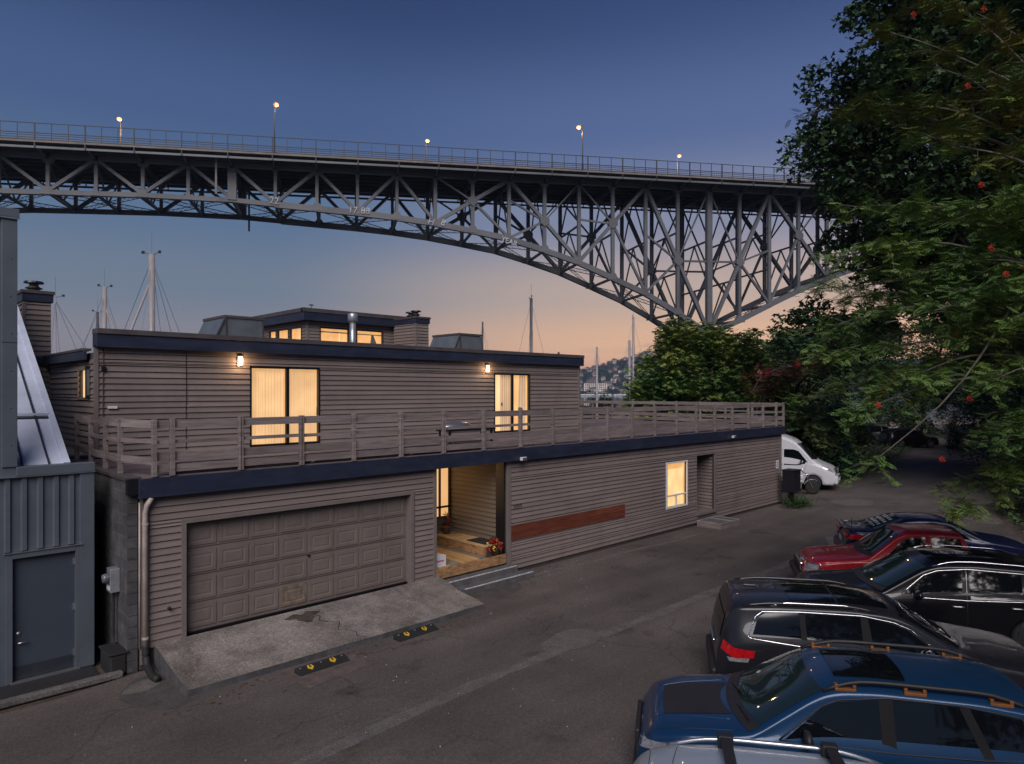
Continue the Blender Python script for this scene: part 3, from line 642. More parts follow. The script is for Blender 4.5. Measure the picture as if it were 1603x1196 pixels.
for a in ((px0-.30,py0-.30,px1+.35,py0-.22),(px0-.30,py0-.219,px0-.22,py0+4.7)):
    bbox('penthouse_fascia', a[0], a[1], 7.86, a[2], a[3], 8.20, M['blue'], H); bbox('penthouse_coping', a[0]-.03, a[1]-.03, 8.202, a[2]+.03, a[3]+.1, 8.37, M['coping'], H)
MB().tube([(px0+.15,py0-.1,8.37),(px0+.15,py0-.1,8.56)], .012, 6).build('aerial', M['black'], H); bbox('aerial_head', px0+.05, py0-.12, 8.50, px0+.25, py0-.08, 8.54, M['black'], H)
def pwin(x0, x1, side=False):
    b = MB().box(x0,py0+.05,6.6,x1,py0+.06,7.6) if not side else MB().box(px0+.05,x0,6.6,px0+.06,x1,7.6)
    o = obj('penthouse_window', b.mesh(M['glow_room']), H)
    f = .04
    for a in ((x0-f,6.58,x1+f,6.62),(x0-f,7.58,x1+f,7.63),(x0-f,6.6,x0,7.6),(x1,6.6,x1+f,7.6)):
        (MB().box(a[0],py0-.05,a[1],a[2],py0+.03,a[3]) if not side else MB().box(px0-.05,a[0],a[1],px0+.03,a[2],a[3])).build('window_frame', M['black'], o)
    return o
pw = pwin(10.04, 11.36); MB().box(10.6,py0+.03,6.6,10.64,py0+.045,7.05).build('mast_reflection', M['trim'], pw) if False else None
MB().box(10.04,py0+.044,7.42,11.36,py0+.049,7.47).build('ceiling_beam', M['trim'], pw); MB().box(10.95,py0+.044,6.6,11.0,py0+.049,7.42).build('room_post', M['glow_hi'], pw); pw2 = pwin(11.82, 13.13); MB().box(11.82,py0+.044,7.42,13.13,py0+.049,7.46).build('ceiling_beam', M['trim'], pw2); MB().poly([(12.5,py0+.042,6.6),(13.0,py0+.042,6.6),(12.92,py0+.042,6.95),(12.72,py0+.042,7.4),(12.6,py0+.042,7.45),(12.55,py0+.042,7.1)]).build('sail_cloth', M['trim'], pw2)
for a in ((13.95,14.95),(15.15,16.15),(16.35,17.0)): pwin(*a, side=True)
chimney(13.66, 11.6, 14.35, 13.28, 5.8, 8.22, [(13.95,12.0),(14.1,12.6)])
V_ = obj('vent_pipe', MB().lathe([(.11,0),(.11,1.75)], 18).mesh(M['zinc'], True), H, (8.9,9,5.76)); obj('vent_cap', MB().lathe([(.12,1.66),(.18,1.72),(.18,1.94),(.15,2.0),(.02,2.03)], 18).mesh(M['zinc'], True), H, (8.9,9,5.76))
for x in (3.72, 13.0):
    K = MB(); y0, y1 = 7.9, 9.6; pr = [(x-.55,5.76),(x+1.35,5.76),(x+1.25,7.12),(x+.1,7.18)]
    K.poly([(p[0],y0,p[1]) for p in pr]); K.poly([(p[0],y1,p[1]) for p in pr[::-1]])
    for q in range(4): r_ = (q+1) % 4; K.quad((pr[q][0],y1,pr[q][1]),(pr[r_][0],y1,pr[r_][1]),(pr[r_][0],y0,pr[r_][1]),(pr[q][0],y0,pr[q][1]))
    K = bevel(K.build('skylight', M['glassdome'], H), .02)
    for a in ((x+.06,y0-.03,7.14,x+1.32,y0+1.75,7.22),): MB().box(*a).build('skylight_frame', M['coping'], K)
    for p, q in (((x+.1,y0-.02,7.16),(x-.55,y0-.02,5.78)), ((x+.1,y0-.02,7.16),(x+.14,y0-.02,5.78)), ((x+1.25,y0-.02,7.12),(x+1.36,y0-.02,5.78))):
        MB().tube([p, q], .028, 4).build('skylight_rib', M['coping'], K)
MB().box(15.0,4.3,6.28,15.06,4.36,6.38).build('roof_stub', M['coping'], H)

# deck railing
RL = thing('deck_railing', 'long weathered cedar railing round the roof deck above the navy fascia', 'railing')
fp = [-.57, -.27, .96, 2.21, 3.43, 4.66, 5.90, 7.20, 8.53, 9.82, 11.06, 12.31, 13.58, 14.87, 16.19, 17.48, 18.79, 20.12, 21.42, 22.70, 23.92, 24.62]
for i, x in enumerate(fp):
    tall = .04 if i == 8 else 0
    dbl = i in (2, 3, 5, 6, 8)
    bbox('post', x-.04, -.165, 3.385, x-.002 if dbl else x+.04, -.075, 4.40+tall+.01*(i % 3), M['deckwood'], RL, .005)
    if dbl: bbox('post', x+.012, -.165, 3.385, x+.05, -.075, 4.40+tall, M['deckwood'], RL, .005)
def rails(p, q, L, few=False):
    for z0, z1, w_ in ((4.25,4.385,.03),(3.97,4.045,.03),(3.60,3.73,.03)) if few else ((4.235,4.38,.03),(3.96,4.025,.03),(3.655,3.81,.03),(3.45,3.585,.03)):
        zz = (z0+z1)/2; jit = rnd.uniform(-.004,.004)
        beam('rail', (*p, zz+jit), (*q, zz+jit+rnd.uniform(-.005,.005)), w_, z1-z0, M['deckwood'], RL)
for a, c in zip(fp, fp[1:]): rails((a+.045, -.10), (c-.045, -.10), c-a)
bbox('toe_board', -.2, -.02, 3.40, 7.2, .012, 3.60, M['deckwood'], RL)
lp = [(-.57,-.12), (-.88,.75), (-.88,1.75), (-.88,2.85), (-.88,4.05)]
for p in lp[1:]: bbox('post', p[0]-.04, p[1]-.04, 3.40, p[0]+.04, p[1]+.04, 4.40, M['deckwood'], RL, .005)
for p, q in zip(lp, lp[1:]): rails(p, q, 1, True)
ep = [(24.62, y) for y in np.arange(0, 10.6, 1.3)]
for p in ep[1:]: bbox('post', p[0]-.04, p[1]-.04, 3.385, p[0]+.04, p[1]+.04, 4.40, M['deckwood'], RL, .005)
for p, q in zip(ep, ep[1:]): rails((p[0], p[1]), (q[0], q[1]), 1)
bp_ = [(x, 10.4) for x in np.arange(16.2, 24.7, 1.4)]
for p in bp_: bbox('post', p[0]-.04, p[1]-.04, 3.385, p[0]+.04, p[1]+.04, 4.40, M['deckwood'], RL, .005)
for p, q in zip(bp_, bp_[1:]): rails(p, q, 1)

# ------------------------------------------------------------------ in front of the house
def rampmat():
    return mat('stained_concrete', (.135,.118,.106), .85, var=.3, vscale=1.6, bump=.6, bscale=45, dirt=((.30,.275,.262), .9, .7), speck=(26, .35))
DR = thing('driveway_ramp', 'cracked stained concrete ramp sloping down from the garage door', 'ramp')
b = MB(); x0, x1 = -.55, 5.80
nx_, ny_ = 60, 14
for j in range(ny_+1):
    for i in range(nx_+1):
        x = x0+(x1-x0)*i/nx_; t = j/ny_; y = -.03-1.66*t; z = .41-.30*t
        x_ = x+.03*math.sin(t*9)*(i == nx_)
        b.v.append((x_, y, z+.004*math.sin(x*2.1)*math.sin(t*5)))
for j in range(ny_):
    for i in range(nx_): k = j*(nx_+1)+i; b.f.append((k+nx_+1, k+nx_+2, k+1, k))
b.quad((x0,-1.69,0),(x1,-1.69,0),(x1,-1.69,.11),(x0,-1.69,.11)); b.quad((x0,-.03,0),(x0,-1.69,0),(x0,-1.69,.11),(x0,-.03,.41)); b.quad((x1,-1.69,0),(x1,-.03,0),(x1,-.03,.41),(x1,-1.69,.11))
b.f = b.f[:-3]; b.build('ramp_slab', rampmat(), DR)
eb = MB(); eb.quad((x0,-1.69,0),(x1,-1.69,0),(x1,-1.69,.11),(x0,-1.69,.11)); eb.quad((x0,-.03,0),(x0,-1.69,0),(x0,-1.69,.11),(x0,-.03,.41)); eb.quad((x1,-1.69,0),(x1,-.03,0),(x1,-.03,.41),(x1,-1.69,.11)); eb.build('ramp_edge', M['cmu'], DR)  # lip's shade put into its colour: darker concrete than the slab
cr = MB(); p = [(2.35+.10*math.sin(i*1.9)+.04*i+.05*math.sin(i*5.1), -.35-.13*i) for i in range(11)]
for i in range(10): 
    a, c = p[i], p[i+1]; za, zc = (.41-.30*(-(a[1]+.03))/1.66)+.006, (.41-.30*(-(c[1]+.03))/1.66)+.006
    cr.quad((a[0]-.008,a[1],za),(c[0]-.008,c[1],zc),(c[0]+.008,c[1],zc),(a[0]+.008,a[1],za))
cr.build('crack', M['blackrub'], DR)
M['oil'] = mat('oil_stain', (.045,.036,.028), .8, var=.4, vscale=6)
sb = MB(); pts = []
for i in range(22):
    t = i/22*2*math.pi; r_ = .22*(1+.35*math.sin(3*t)+.2*math.sin(7*t)); x, y = 2.15+r_*1.3*math.cos(t), -.35+r_*.8*math.sin(t); pts.append((x, y, .41-.30*(-(y+.03))/1.66+.007))
sb.poly(pts).build('stain', M['oil'], DR)
def wedge_ramp(x, y, label):
    T = thing('kerb_ramp', label, 'kerb ramp', (x,y,.004), R(1.5), 'rubber kerb ramps with yellow reflectors at the driveway')
    b = MB(); L, Wd, h = .98, .21, .085
    b.v = [(0,0,0),(L,0,0),(L,Wd,0),(0,Wd,0),(0,0,.015),(L,0,.015),(L,Wd,h),(0,Wd,h)]; b.f = [(3,2,1,0),(4,5,6,7),(0,1,5,4),(1,2,6,5),(2,3,7,6),(3,0,4,7)]
    bevel(b.build('ramp_body', M['blackrub'], T), .008)
    for fx_ in (.26, .70):
        q = MB(); z = lambda y: .015+(h-.015)*y/Wd+.004
        c = [(-.06,.11),(0,.05),(.06,.11),(.04,.175),(-.04,.175)]; q.poly([(fx_+a, y_, z(y_)) for a, y_ in c]); q.poly([(fx_+a*1, y_, z(y_)+.006) for a, y_ in c])
        q.build('reflector', M['yellow'], T)
        MB().poly([(fx_+a, y_, z(y_)+.008) for a, y_ in ((-.018,.11),(.018,.11),(.018,.17),(-.018,.17))]).build('reflector_slot', M['oil'], T)
    for fx_ in (.08, .48, .90): obj('bolt', MB().lathe([(.018,0),(.018,.01)], 8).mesh(M['zinc']), T, (fx_,.15,.072))
wedge_ramp(1.12, -2.22, 'left black rubber kerb ramp with yellow reflectors on reddish patch')
wedge_ramp(3.28, -2.06, 'right black rubber kerb ramp with yellow reflectors near ramp middle')
ST = thing('porch_steps', 'two dark concrete steps with worn white edges below the porch', 'steps')
for x0, x1, y0, z1 in ((5.84,8.22,-.34,.30), (6.1,8.5,-.66,.155)):
    bbox('step', x0, y0, 0, x1, -.05 if z1 > .2 else -.345, z1, M['conc'], ST, .012); bbox('step_edge', x0+.05, y0-.004, z1-.012, x1-.02, y0+.045, z1+.005, M['concedge'], ST, .002)
T = thing('entry_step', 'low timber box step with metal grate at the recessed side door', 'step')
bbox('step_frame', 17.55, -1.05, 0, 18.95, -.10, .20, M['deckwood'], T, .01)
for x0, x1, y0, y1 in ((17.55,18.95,-1.06,-1.02),(17.55,18.95,-.14,-.10),(17.55,17.6,-1.02,-.14),(18.9,18.95,-1.02,-.14),(18.38,18.43,-1.02,-.14)): bbox('grate_edge', x0, y0, .201, x1, y1, .225, M['lightroof'], T, .003)
for y in np.arange(-.98, -.16, .07): blk('grate_bar', 17.6, y, .202, 18.9, y+.03, .214, M['trim'], T)
T = thing('doormat', 'black doormat on the raised porch landing by the flowers', 'doormat', (7.55,.22,.859)); MB().box(0,0,0,.5,.75,.014).build('mat', M['blackrub'], T)
T = thing('delivery_box', 'white cardboard box with red lettering on the porch floor', 'box', (5.80,.10,.58)); bevel(MB().box(0,0,0,.36,.3,.27).build('carton', M['card'], T), .004)
for i in range(7): MB().box(.05+i*.036,-.002,.125,.078+i*.036,-.0005,.165).build('printed_line', M['redprint'], T)
T = thing('meter_box', 'grey electric meter box with round glass on the block wall', 'meter', (-1.02,.55,1.55))
bbox('box', -.10, -.12, -.22, .055, .12, .20, M['zinc'], T, .01); obj('meter_glass', MB().lathe([(.085,0),(.085,-.06),(.07,-.10),(.0,-.11)], 18, axis='x').mesh(M['glassdome'], True), T, (-.10,0,.03))
MB().box(-.104,-.10,-.18,-.102,.10,-.10).build('meter_label', M['card'], T)
MB().tube([(-.02,0,-.2),(-.02,0,-1.0),(-.02,-.06,-1.2),(-.06,-.1,-1.35)], .022, 8).build('conduit', M['blackrub'], T)
T = thing('utility_vault', 'black plastic utility box on the ground between shed and block wall', 'utility box', (-1.22,.1,0)); bevel(MB().prism([(-.02,-.1),(.26,-.1),(.26,.5),(-.02,.5)],0,.36).build('box', M['blackrub'], T), .04); bevel(MB().box(-.04,-.12,.36,.28,.52,.40).build('lid', M['blackrub'], T), .012)
# camera-like fixtures on the fascia
for i, (x, lb) in enumerate(((8.52,'small white floodlight on the navy fascia above the red boards'), (20.0,'small white floodlight on the navy fascia near the far end of the deck'))):
    T = thing('floodlight', lb, 'floodlight', (x,-.17,3.07 if i == 0 else 3.12), group='floodlights on the fascia')
    bbox('housing', -.09, -.13, -.03, .09, -.03, .06, M['card'], T, .01); bbox('mount', -.03, -.03, -.01, .03, -.001, .04, M['zinc'], T, .004); MB().box(-.08,-.135,-.02,.08,-.131,.05).build('lens', M['alum'], T)
names = ['below the left sliding door', 'left of the double post past the big glass door', 'beside the white dome on the deck', 'below the small sliding door', 'right of the small sliding door', 'on the open deck right of the house wall', 'midway along the open deck', 'near the far corner of the deck']
for i, x in enumerate((2.45, 4.95, 7.35, 9.0, 11.75, 14.2, 16.9, 20.7)):
    T = thing('deck_spotlight', 'small silver spotlight at deck edge '+names[i], 'spotlight', (x,-.05,3.40), .4, 'silver spotlights along the deck edge')
    MB().lathe([(.03,-.06),(.045,-.02),(.045,.06),(.035,.065)], 12, axis='x').build('head', M['chrome'], T, True, loc=(.05,-.03,.06)); MB().tube([(0,0,0),(.02,-.02,.06)], .012, 6).build('stem', M['alum'], T); MB().tube([(-.12,.04,.005),(-.04,.06,.02),(.0,.0,.01)], .007, 5).build('wire', M['black'], T)
T = thing('deck_bench', 'low dark bench with pale domed lid on the roof deck', 'bench', (8.6,2.2,3.39)); bbox('bench_top', -.9, -.3, .35, .9, .3, .42, M['black'], T)
for a in (-.8, .8):
    for c in (-.22, .22): bbox('leg', a-.03, c-.03, 0, a+.03, c+.03, .35, M['black'], T)
d = MB().lathe([(.62,0),(.58,.10),(.42,.19),(.2,.24),(.0,.25)], 28).build('dome_lid', M['alum'], T, True, loc=(-.4,0,.42)); d.scale = (1,.5,.9)
# red deck chairs and table on the far deck
for i, (x, y, rz, lb) in enumerate(((21.6,9.3,.4,'red folding deck chair by the far railing corner of roof deck'), (20.4,9.6,-.5,'red folding deck chair left of the other on roof deck'))):
    T = thing('deck_chair', lb, 'chair', (x,y,3.39), rz, 'red deck chairs on the roof deck')
    bbox('seat', -.25, -.25, .42, .25, .25, .46, M['redwood'], T); bbox('backrest', -.25, .23, .46, .25, .27, .9, M['redwood'], T)
    for a in (-.22, .22):
        for c in (-.22, .22): bbox('leg', a-.02, c-.02, 0, a+.02, c+.02, .42, M['redwood'], T)
# potted plants on the porch
def flowers(name, label, x, y, z, rz, ncl, red=True, tall=.2):
    T = thing(name, label, 'plant pot', (x,y,z)); MB().lathe([(.09,0),(.13,.18),(.14,.2),(.11,.2)], 16).build('pot', M['terracotta'], T, True)
    b = MB(); f = MB(); g = MB()
    for i in range(ncl):
        a = rnd.uniform(0,6.28); r_ = rnd.uniform(.02,.22); c = Vector((r_*math.cos(a), r_*math.sin(a), rnd.uniform(.2,.2+tall)-r_*.3))
        tgt = g if i % 5 == 0 else f
        for j in range(26):
            d = Vector((rnd.gauss(0,1), rnd.gauss(0,1), rnd.gauss(0,1))).normalized(); e = d.cross(Vector((.3,.5,.8))).normalized()*.022; h_ = d.cross(e).normalized()*.022; q = c+d*.055
            tgt.quad(q-e, q+h_+d*.01, q+e, q-h_+d*.01)
        for j in range(10):
            d = Vector((rnd.gauss(0,1), rnd.gauss(0,1), rnd.gauss(0,.6))).normalized(); e = d.cross(Vector((.3,.5,.8))).normalized()*.025; q = c+d*.09; b.quad(q-d*.04, q+e, q+d*.05, q-e)
    b.build('leaves', MATS['leaf_green'], T); f.build('flowers', M['redflower'], T); g.build('flowers', M['yelflower'], T)
leafmat('leaf_green', [(.012,.03,.010), (.03,.06,.015)])
flowers('flower_pot', 'red and yellow flowers in a pot at the porch edge', 7.80, .10, .585, 0, 20)
flowers('potted_plant', 'tall dark potted plant in front of the lit porch window', 7.72, 2.05, .86, 0, 5, tall=.6)
T = thing('wall_sign', 'small white parking sign at the far end of the clapboard wall', 'sign', (24.2,-.04,1.72)); bbox('plate', -.13, -.012, -.15, .13, 0, .2, M['card'], T, .003)
for i in range(3): MB().box(-.09,-.0145,.10-i*.08,.08-.03*(i % 2),-.0125,.13-i*.08).build('printed_line', M['digit'], T)

# ------------------------------------------------------------------ grey metal shed
S_ = thing('metal_shed', 'grey ribbed metal shed with slate blue door and sloping roof', 'shed')
FY = .85; xr = -1.3
core(S_, -8, FY, 0, 6.7, 0, 3.47, [(5.51,6.45,0,2.1)], M['greymetal'])
core(S_, xr-.12, 9.0, R(-90), 8.15, 0, 3.4, [], M['greymetal'])
for i in range(12):                                               # trapezoid ribs
    x = -1.62-.228*i
    if x < -3.9: break
    z0 = 2.22 if x > -2.62 else 0.02
    b = MB(); y = FY
    b.v = [(x-.055,y,z0),(x-.03,y-.035,z0),(x+.03,y-.035,z0),(x+.055,y,z0),(x-.055,y,3.44),(x-.03,y-.035,3.44),(x+.03,y-.035,3.44),(x+.055,y,3.44)]
    b.f = [(0,1,5,4),(1,2,6,5),(2,3,7,6),(4,5,6,7),(3,2,1,0)]; b.build('rib', M['greymetal'], S_)
bbox('corner_trim', xr-.20, FY-.05, .02, xr+.02, FY+.2, 3.46, M['greymetal'], S_, .006)
bbox('eave_trim', -2.42, FY-.07, 3.47, xr+.03, FY+.15, 3.63, M['greymetal'], S_, .01); bbox('drip_edge', -8, FY-.08, 3.455, xr+.035, FY-.01, 3.468, M['alum'], S_, .003)
# tall bay at the left
MB().box(-3.1,FY-.03,3.47,-2.42,FY+.12,7.75).build('tall_bay', M['greymetal'], S_)
bbox('bay_trim', -2.62, FY-.06, 3.635, -2.405, FY+.13, 7.80, M['greymetal'], S_, .008); bbox('bay_cap', -3.12, FY-.09, 7.78, -2.38, FY+.2, 7.93, M['greymetal'], S_, .01); bbox('cap_edge', -3.12, FY-.095, 7.755, -2.375, FY-.05, 7.778, M['alum'], S_, .002)
for z in np.arange(4.0, 7.6, .62): obj('screw', MB().lathe([(.012,0),(.008,-.01)], 6, axis='y').mesh(M['alum']), S_, (-2.50,FY-.061,z))
MB().box(-2.62,FY-.064,5.7,-2.405,FY-.062,5.71).build('trim_joint', M['darkroof'], S_)
# sloping standing-seam roof rising to the back
def slope(y): return 3.60+(y-1.0)*.62
b = MB(); b.quad((-8,1.0,slope(1.0)), (-1.62,1.0,slope(1.0)), (-1.62,8.2,slope(8.2)), (-8,8.2,slope(8.2))); b.quad((-1.62,1.0,slope(1.0)-.12), (-1.62,8.2,3.4), (-1.62,8.2,slope(8.2)), (-1.62,1.0,slope(1.0))); b.build('sloped_roof', M['greymetal2'], S_)
for x in (-3.1, -2.7, -2.30, -1.92): beam('roof_seam', (x,1.0,slope(1.0)+.015), (x,8.2,slope(8.2)+.015), .025, .04, M['darkroof'], S_)
beam('roof_edge', (-1.66,1.0,slope(1.0)+.02), (-1.66,8.2,slope(8.2)+.02), .10, .05, M['greymetal2'], S_)
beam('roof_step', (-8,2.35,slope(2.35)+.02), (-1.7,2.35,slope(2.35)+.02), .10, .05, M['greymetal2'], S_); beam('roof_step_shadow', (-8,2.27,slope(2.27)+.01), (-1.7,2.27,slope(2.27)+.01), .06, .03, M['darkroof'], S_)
blk('gutter_roof', -1.62, 1.0, 3.42, xr, 9, 3.47, M['darkroof'], S_)
for _z in (.25, 1.05, 1.85): bbox('hinge', -1.60, FY-.012, _z, -1.565, FY+.039, _z+.11, M['alum'], S_, .003)
obj('deadbolt', MB().lathe([(.03,0),(.03,-.015),(.02,-.022)], 12, axis='y').mesh(M['alum']), S_, (-2.38,FY+.038,.82))
bbox('kick_plate', -2.44, FY+.034, .07, -1.60, FY+.039, .27, M['darkroof'], S_, .002)
DO = obj('shed_door', bevel(MB().box(0,0,0,.90,.04,2.05).build('shed_door', M['bluedoor'], S_, loc=(-2.47,FY+.04,.05)), .004).data, None) if False else bevel(MB().box(0,0,0,.90,.04,2.05).build('shed_door', M['bluedoor'], S_, loc=(-2.47,FY+.04,.05)), .004)
MB().tube([(.08,-.02,.62),(.08,-.06,.62),(.20,-.06,.625)], .014, 8).build('handle', M['alum'], DO, True)
for a in ((-2.56,-2.47,.02,2.18),(-1.57,-1.50,.02,2.18)): bbox('door_jamb', a[0], FY-.05, a[2], a[1], FY+.05, a[3], M['greymetal'], S_, .004)
bbox('door_head', -2.47, FY-.055, 2.10, -1.57, FY+.05, 2.19, M['greymetal'], S_, .004); bbox('head_flashing', -2.60, FY-.075, 2.192, -1.46, FY-.01, 2.205, M['alum'], S_, .002); bbox('sill', -2.5, FY-.06, .012, -1.5, FY+.03, .045, M['alum'], S_, .003)
bbox('wall_light', xr-.0, FY+.15, 2.85, xr+.07, FY+.3, 3.02, M['greymetal2'], S_, .01)

# ------------------------------------------------------------------ the high steel bridge
a_ = R(13.9); bx, by = cw(0, 120); ddx, ddy = math.cos(a_), math.sin(a_)     # bridge runs to the right and slightly away
wdx = CU[0]*ddx+FWD[0]*ddy; wdy = -CU[1]*ddx+FWD[1]*ddy
B = thing('steel_bridge', 'high grey steel arch truss bridge crossing the whole view above the house', 'bridge', (bx,by,0), math.atan2(wdy, wdx))
RT = lambda t: 45.36+.0256*t
PN = 6.487; T0 = -71.91
node = lambda i: T0+PN*i
LC = ([-118,-104,-91,-78,-59,-45.6,-39,-26,-18,-12.8,-1,5.5,11.8,18,24.9,31,38.4,44.9,51.3,58.0,64.5,71,78,84,97,110],
      [28.5,31.2,33.4,34.54,35.2,35.3,35.0,34.46,33.95,33.4,31.7,30.0,28.2,25.8,23.1,20.0,15.6,18.4,21.5,24.6,27.2,29.4,31.3,32.9,34.6,35.2])
lc = lambda t: float(np.interp(t, *LC))
tb = lambda t: RT(t)-3.1
I0, I1 = -7, 27
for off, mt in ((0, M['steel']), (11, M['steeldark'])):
    P = lambda t, z: (t, off, z)
    nearr = off == 0
    for i in range(I0, I1, 1):
        t, t2 = node(i), node(i+1)
        beam('top_chord', P(t, tb(t)), P(t2, tb(t2)), .75, 1.05, mt, B)
        beam('bottom_chord', P(t-.05, lc(t)), P(t2+.05, lc(t2)), .75, .72 if i < 5 or i > 25 else .95, mt, B)
    pier = 17
    for i in range(I0, I1+1):
        t = node(i)
        w = {4: 1.3, pier: 1.05}.get(i, .50 if i < 9 else .62)
        beam('vertical', P(t, lc(t)), P(t, tb(t)), w, w*.9, mt, B)
        for z, s in ((tb(t)-.45, .9), (lc(t)+.2, .8)):                       # gusset plates
            up = z > 36; big = 1.0 if i % 2 == 0 else .55
            g = MB().prism([(-s*1.3*big,-.5),(s*1.3*big,-.5),(s*.55*big,.7),(-s*.55*big,.7)], -.42, .42)
            g = g.build('gusset', mt, B, loc=(t,off,z)); g.rotation_euler = (R(-90) if up else R(90), 0, 0)
    def diag(i, zi, j, zj, w=.62): beam('diagonal', P(node(i), zi), P(node(j), zj), w, w*.8, mt, B)
    for i in range(I0, 9):                                                # simple zig-zag over the crown
        t, t2 = node(i), node(i+1)
        if i == 4: diag(i, tb(t)-.3, i+1, lc(t2)+.2); continue
        if i == 3: diag(i, tb(t)-.3, i+1, lc(t2)+.2); continue
        upper = (i % 2 == 1) if i < 4 else (i % 2 == 0)
        if upper: diag(i, tb(t)-.3, i+1, lc(t2)+.2)
        else: diag(i, lc(t)+.2, i+1, tb(t2)-.3)
    def sub(i, j, rising):                                              # two-panel diagonals with middle joints
        ti, tj = node(i), node(j); m = (i+j)//2; tm = node(m)
        za, zb_ = (lc(ti)+.2, tb(tj)-.3) if rising else (tb(ti)-.3, lc(tj)+.2)
        zm = (za+zb_)/2
        beam('diagonal', P(ti, za), P(tj, zb_), .72, .60, mt, B)
        g = MB().prism([(-.85,-.35),(.0,-1.0),(.85,-.35),(.85,.35),(0,1.0),(-.85,.35)], -.45, .45).build('gusset', mt, B, loc=(tm,off,zm)); g.rotation_euler = (R(90),0,0)
        lowi = j if rising else i
        k_ = j if rising else i
        beam('sub_diagonal', P(tm, zm), P(node(k_), lc(node(k_))+.2), .45, .40, mt, B)
        o2 = i if rising else j
        beam('sub_diagonal', P(tm, zm), P(node(o2), tb(node(o2))-.3), .26, .26, mt, B)
        return zm
    sub(9, 11, True) if False else sub(9+0, 11, True)
    zs = {}
    zs[12] = sub(11, 13, False); zs[14] = sub(13, 15, True); zs[16] = sub(15, 17, False); zs[18] = sub(17, 19, True); zs[20] = sub(19, 21, False)
    zs[22] = sub(21, 23, True); 
    for i in range(23, I1):
        t, t2 = node(i), node(i+1)
        if i % 2: diag(i, tb(t)-.3, i+1, lc(t2)+.2)
        else: diag(i, lc(t)+.2, i+1, tb(t2)-.3)
    beam('strut', P(node(13), zs[14]+.4), P(node(14), zs[14]), .3, .3, mt, B)
    beam('strut', P(node(16), zs[16]), P(node(18), zs[18]), .34, .34, mt, B)
    beam('strut', P(node(11), zs[12]+3.4), P(node(12), zs[12]), .34, .34, mt, B)
    beam('strut', P(node(15), zs[16]+4.6), P(node(16), zs[16]), .34, .34, mt, B)
    beam('strut', P(node(18), zs[18]), P(node(19), zs[18]+2.6), .34, .34, mt, B)
# cross frames between the two trusses
for i in range(I0, I1+1):
    t = node(i); zt = tb(t); zl = lc(t); m = M['steeldark']
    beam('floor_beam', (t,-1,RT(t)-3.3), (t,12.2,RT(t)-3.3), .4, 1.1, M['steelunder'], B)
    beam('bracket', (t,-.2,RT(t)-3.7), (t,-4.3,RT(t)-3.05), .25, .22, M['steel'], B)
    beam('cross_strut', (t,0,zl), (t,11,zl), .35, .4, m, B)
    if zt-zl > 8:
        n_ = max(1, int((zt-zl)/7)); h_ = (zt-zl-1)/n_
        for q in range(n_):
            za, zb_ = zl+h_*q, zl+h_*(q+1)
            beam('cross_strut', (t,0,zb_), (t,11,zb_), .28, .3, m, B); beam('sway_brace', (t,0,za), (t,5.5,zb_), .22, .22, m, B); beam('sway_brace', (t,11,za), (t,5.5,zb_), .22, .22, m, B)
    elif i % 1 == 0: beam('sway_brace', (t,0,zt-.6), (t,5.5,zl), .2, .2, m, B); beam('sway_brace', (t,11,zt-.6), (t,5.5,zl), .2, .2, m, B)
# laced lateral bracing in the plane of the bottom chord, joined as one mass of lattice
b = MB()
def bar(b, p, q, r): b.tube([p, q], r, 4, False)
for i in range(I0, I1):
    t, t2 = node(i), node(i+1)
    for (ya, yb) in ((0,5.5),(11,5.5)):
        p, q = (Vector((t,ya,lc(t))), Vector((t2,yb,lc(t2)))) if i % 2 == 0 else (Vector((t,yb,lc(t))), Vector((t2,ya,lc(t2))))
        u_ = Vector((0,0,.28)); bar(b, p+u_, q+u_, .07); bar(b, p-u_, q-u_, .07)
        for k in range(14):
            a0, a1 = p.lerp(q, k/14), p.lerp(q, (k+1)/14); bar(b, a0+(u_ if k % 2 else -u_), a1-(u_ if k % 2 else -u_), .035)
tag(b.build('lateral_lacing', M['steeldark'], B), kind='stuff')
# deck, stringers, sidewalk
tL, tR = node(I0), node(I1)
def slab(name, o0, o1, d0, d1, m):
    z0, z1 = RT(tL), RT(tR); b = MB()
    b.v = [(tL,o0,z0+d0),(tR,o0,z1+d0),(tR,o1,z1+d0),(tL,o1,z0+d0),(tL,o0,z0+d1),(tR,o0,z1+d1),(tR,o1,z1+d1),(tL,o1,z0+d1)]
    b.f = [(3,2,1,0),(4,5,6,7),(0,1,5,4),(1,2,6,5),(2,3,7,6),(3,0,4,7)]; return b.build(name, m, B)
slab('deck', -4.4, 15.4, -2.95, -2.66, M['steelunder']); slab('sidewalk_edge', -4.75, -4.35, -2.80, -2.55, M['deckconc']); slab('sidewalk_edge', 15.35, 15.75, -2.80, -2.55, M['deckconc'])
slab('kerb_parapet', -3.0, -2.75, -2.66, -1.75, M['deckconc']); slab('kerb_parapet', 13.6, 13.9, -2.66, -1.75, M['deckconc'])
slab('edge_girder', -4.6, -4.4, -3.62, -3.30, M['steel']); slab('edge_girder', 15.4, 15.6, -3.62, -3.30, M['steeldark'])
for y in (-2.4, 2.4, 4.4, 6.6, 8.8, 13.2): slab('stringer', y, y+.25, -3.45, -2.96, M['steelunder'])
for y, mt in ((-4.66, M['fence']), (15.66, M['fence'])):
    for d, h_ in ((0,.09), (-1.42,.10), (-1.75,.05), (-2.1,.05), (-2.40,.07)): slab('fence_rail', y-.05, y+.05, d-h_, d, mt)
    n_ = int((tR-tL)/(PN/3))
    for i in range(n_+1):
        t = tL+i*PN/3; mj = i % 3 == 0
        beam('fence_post', (t,y,RT(t)-(3.6 if mj else 2.62)), (t,y,RT(t)), .16 if mj else .09, .16 if mj else .09, mt, B)
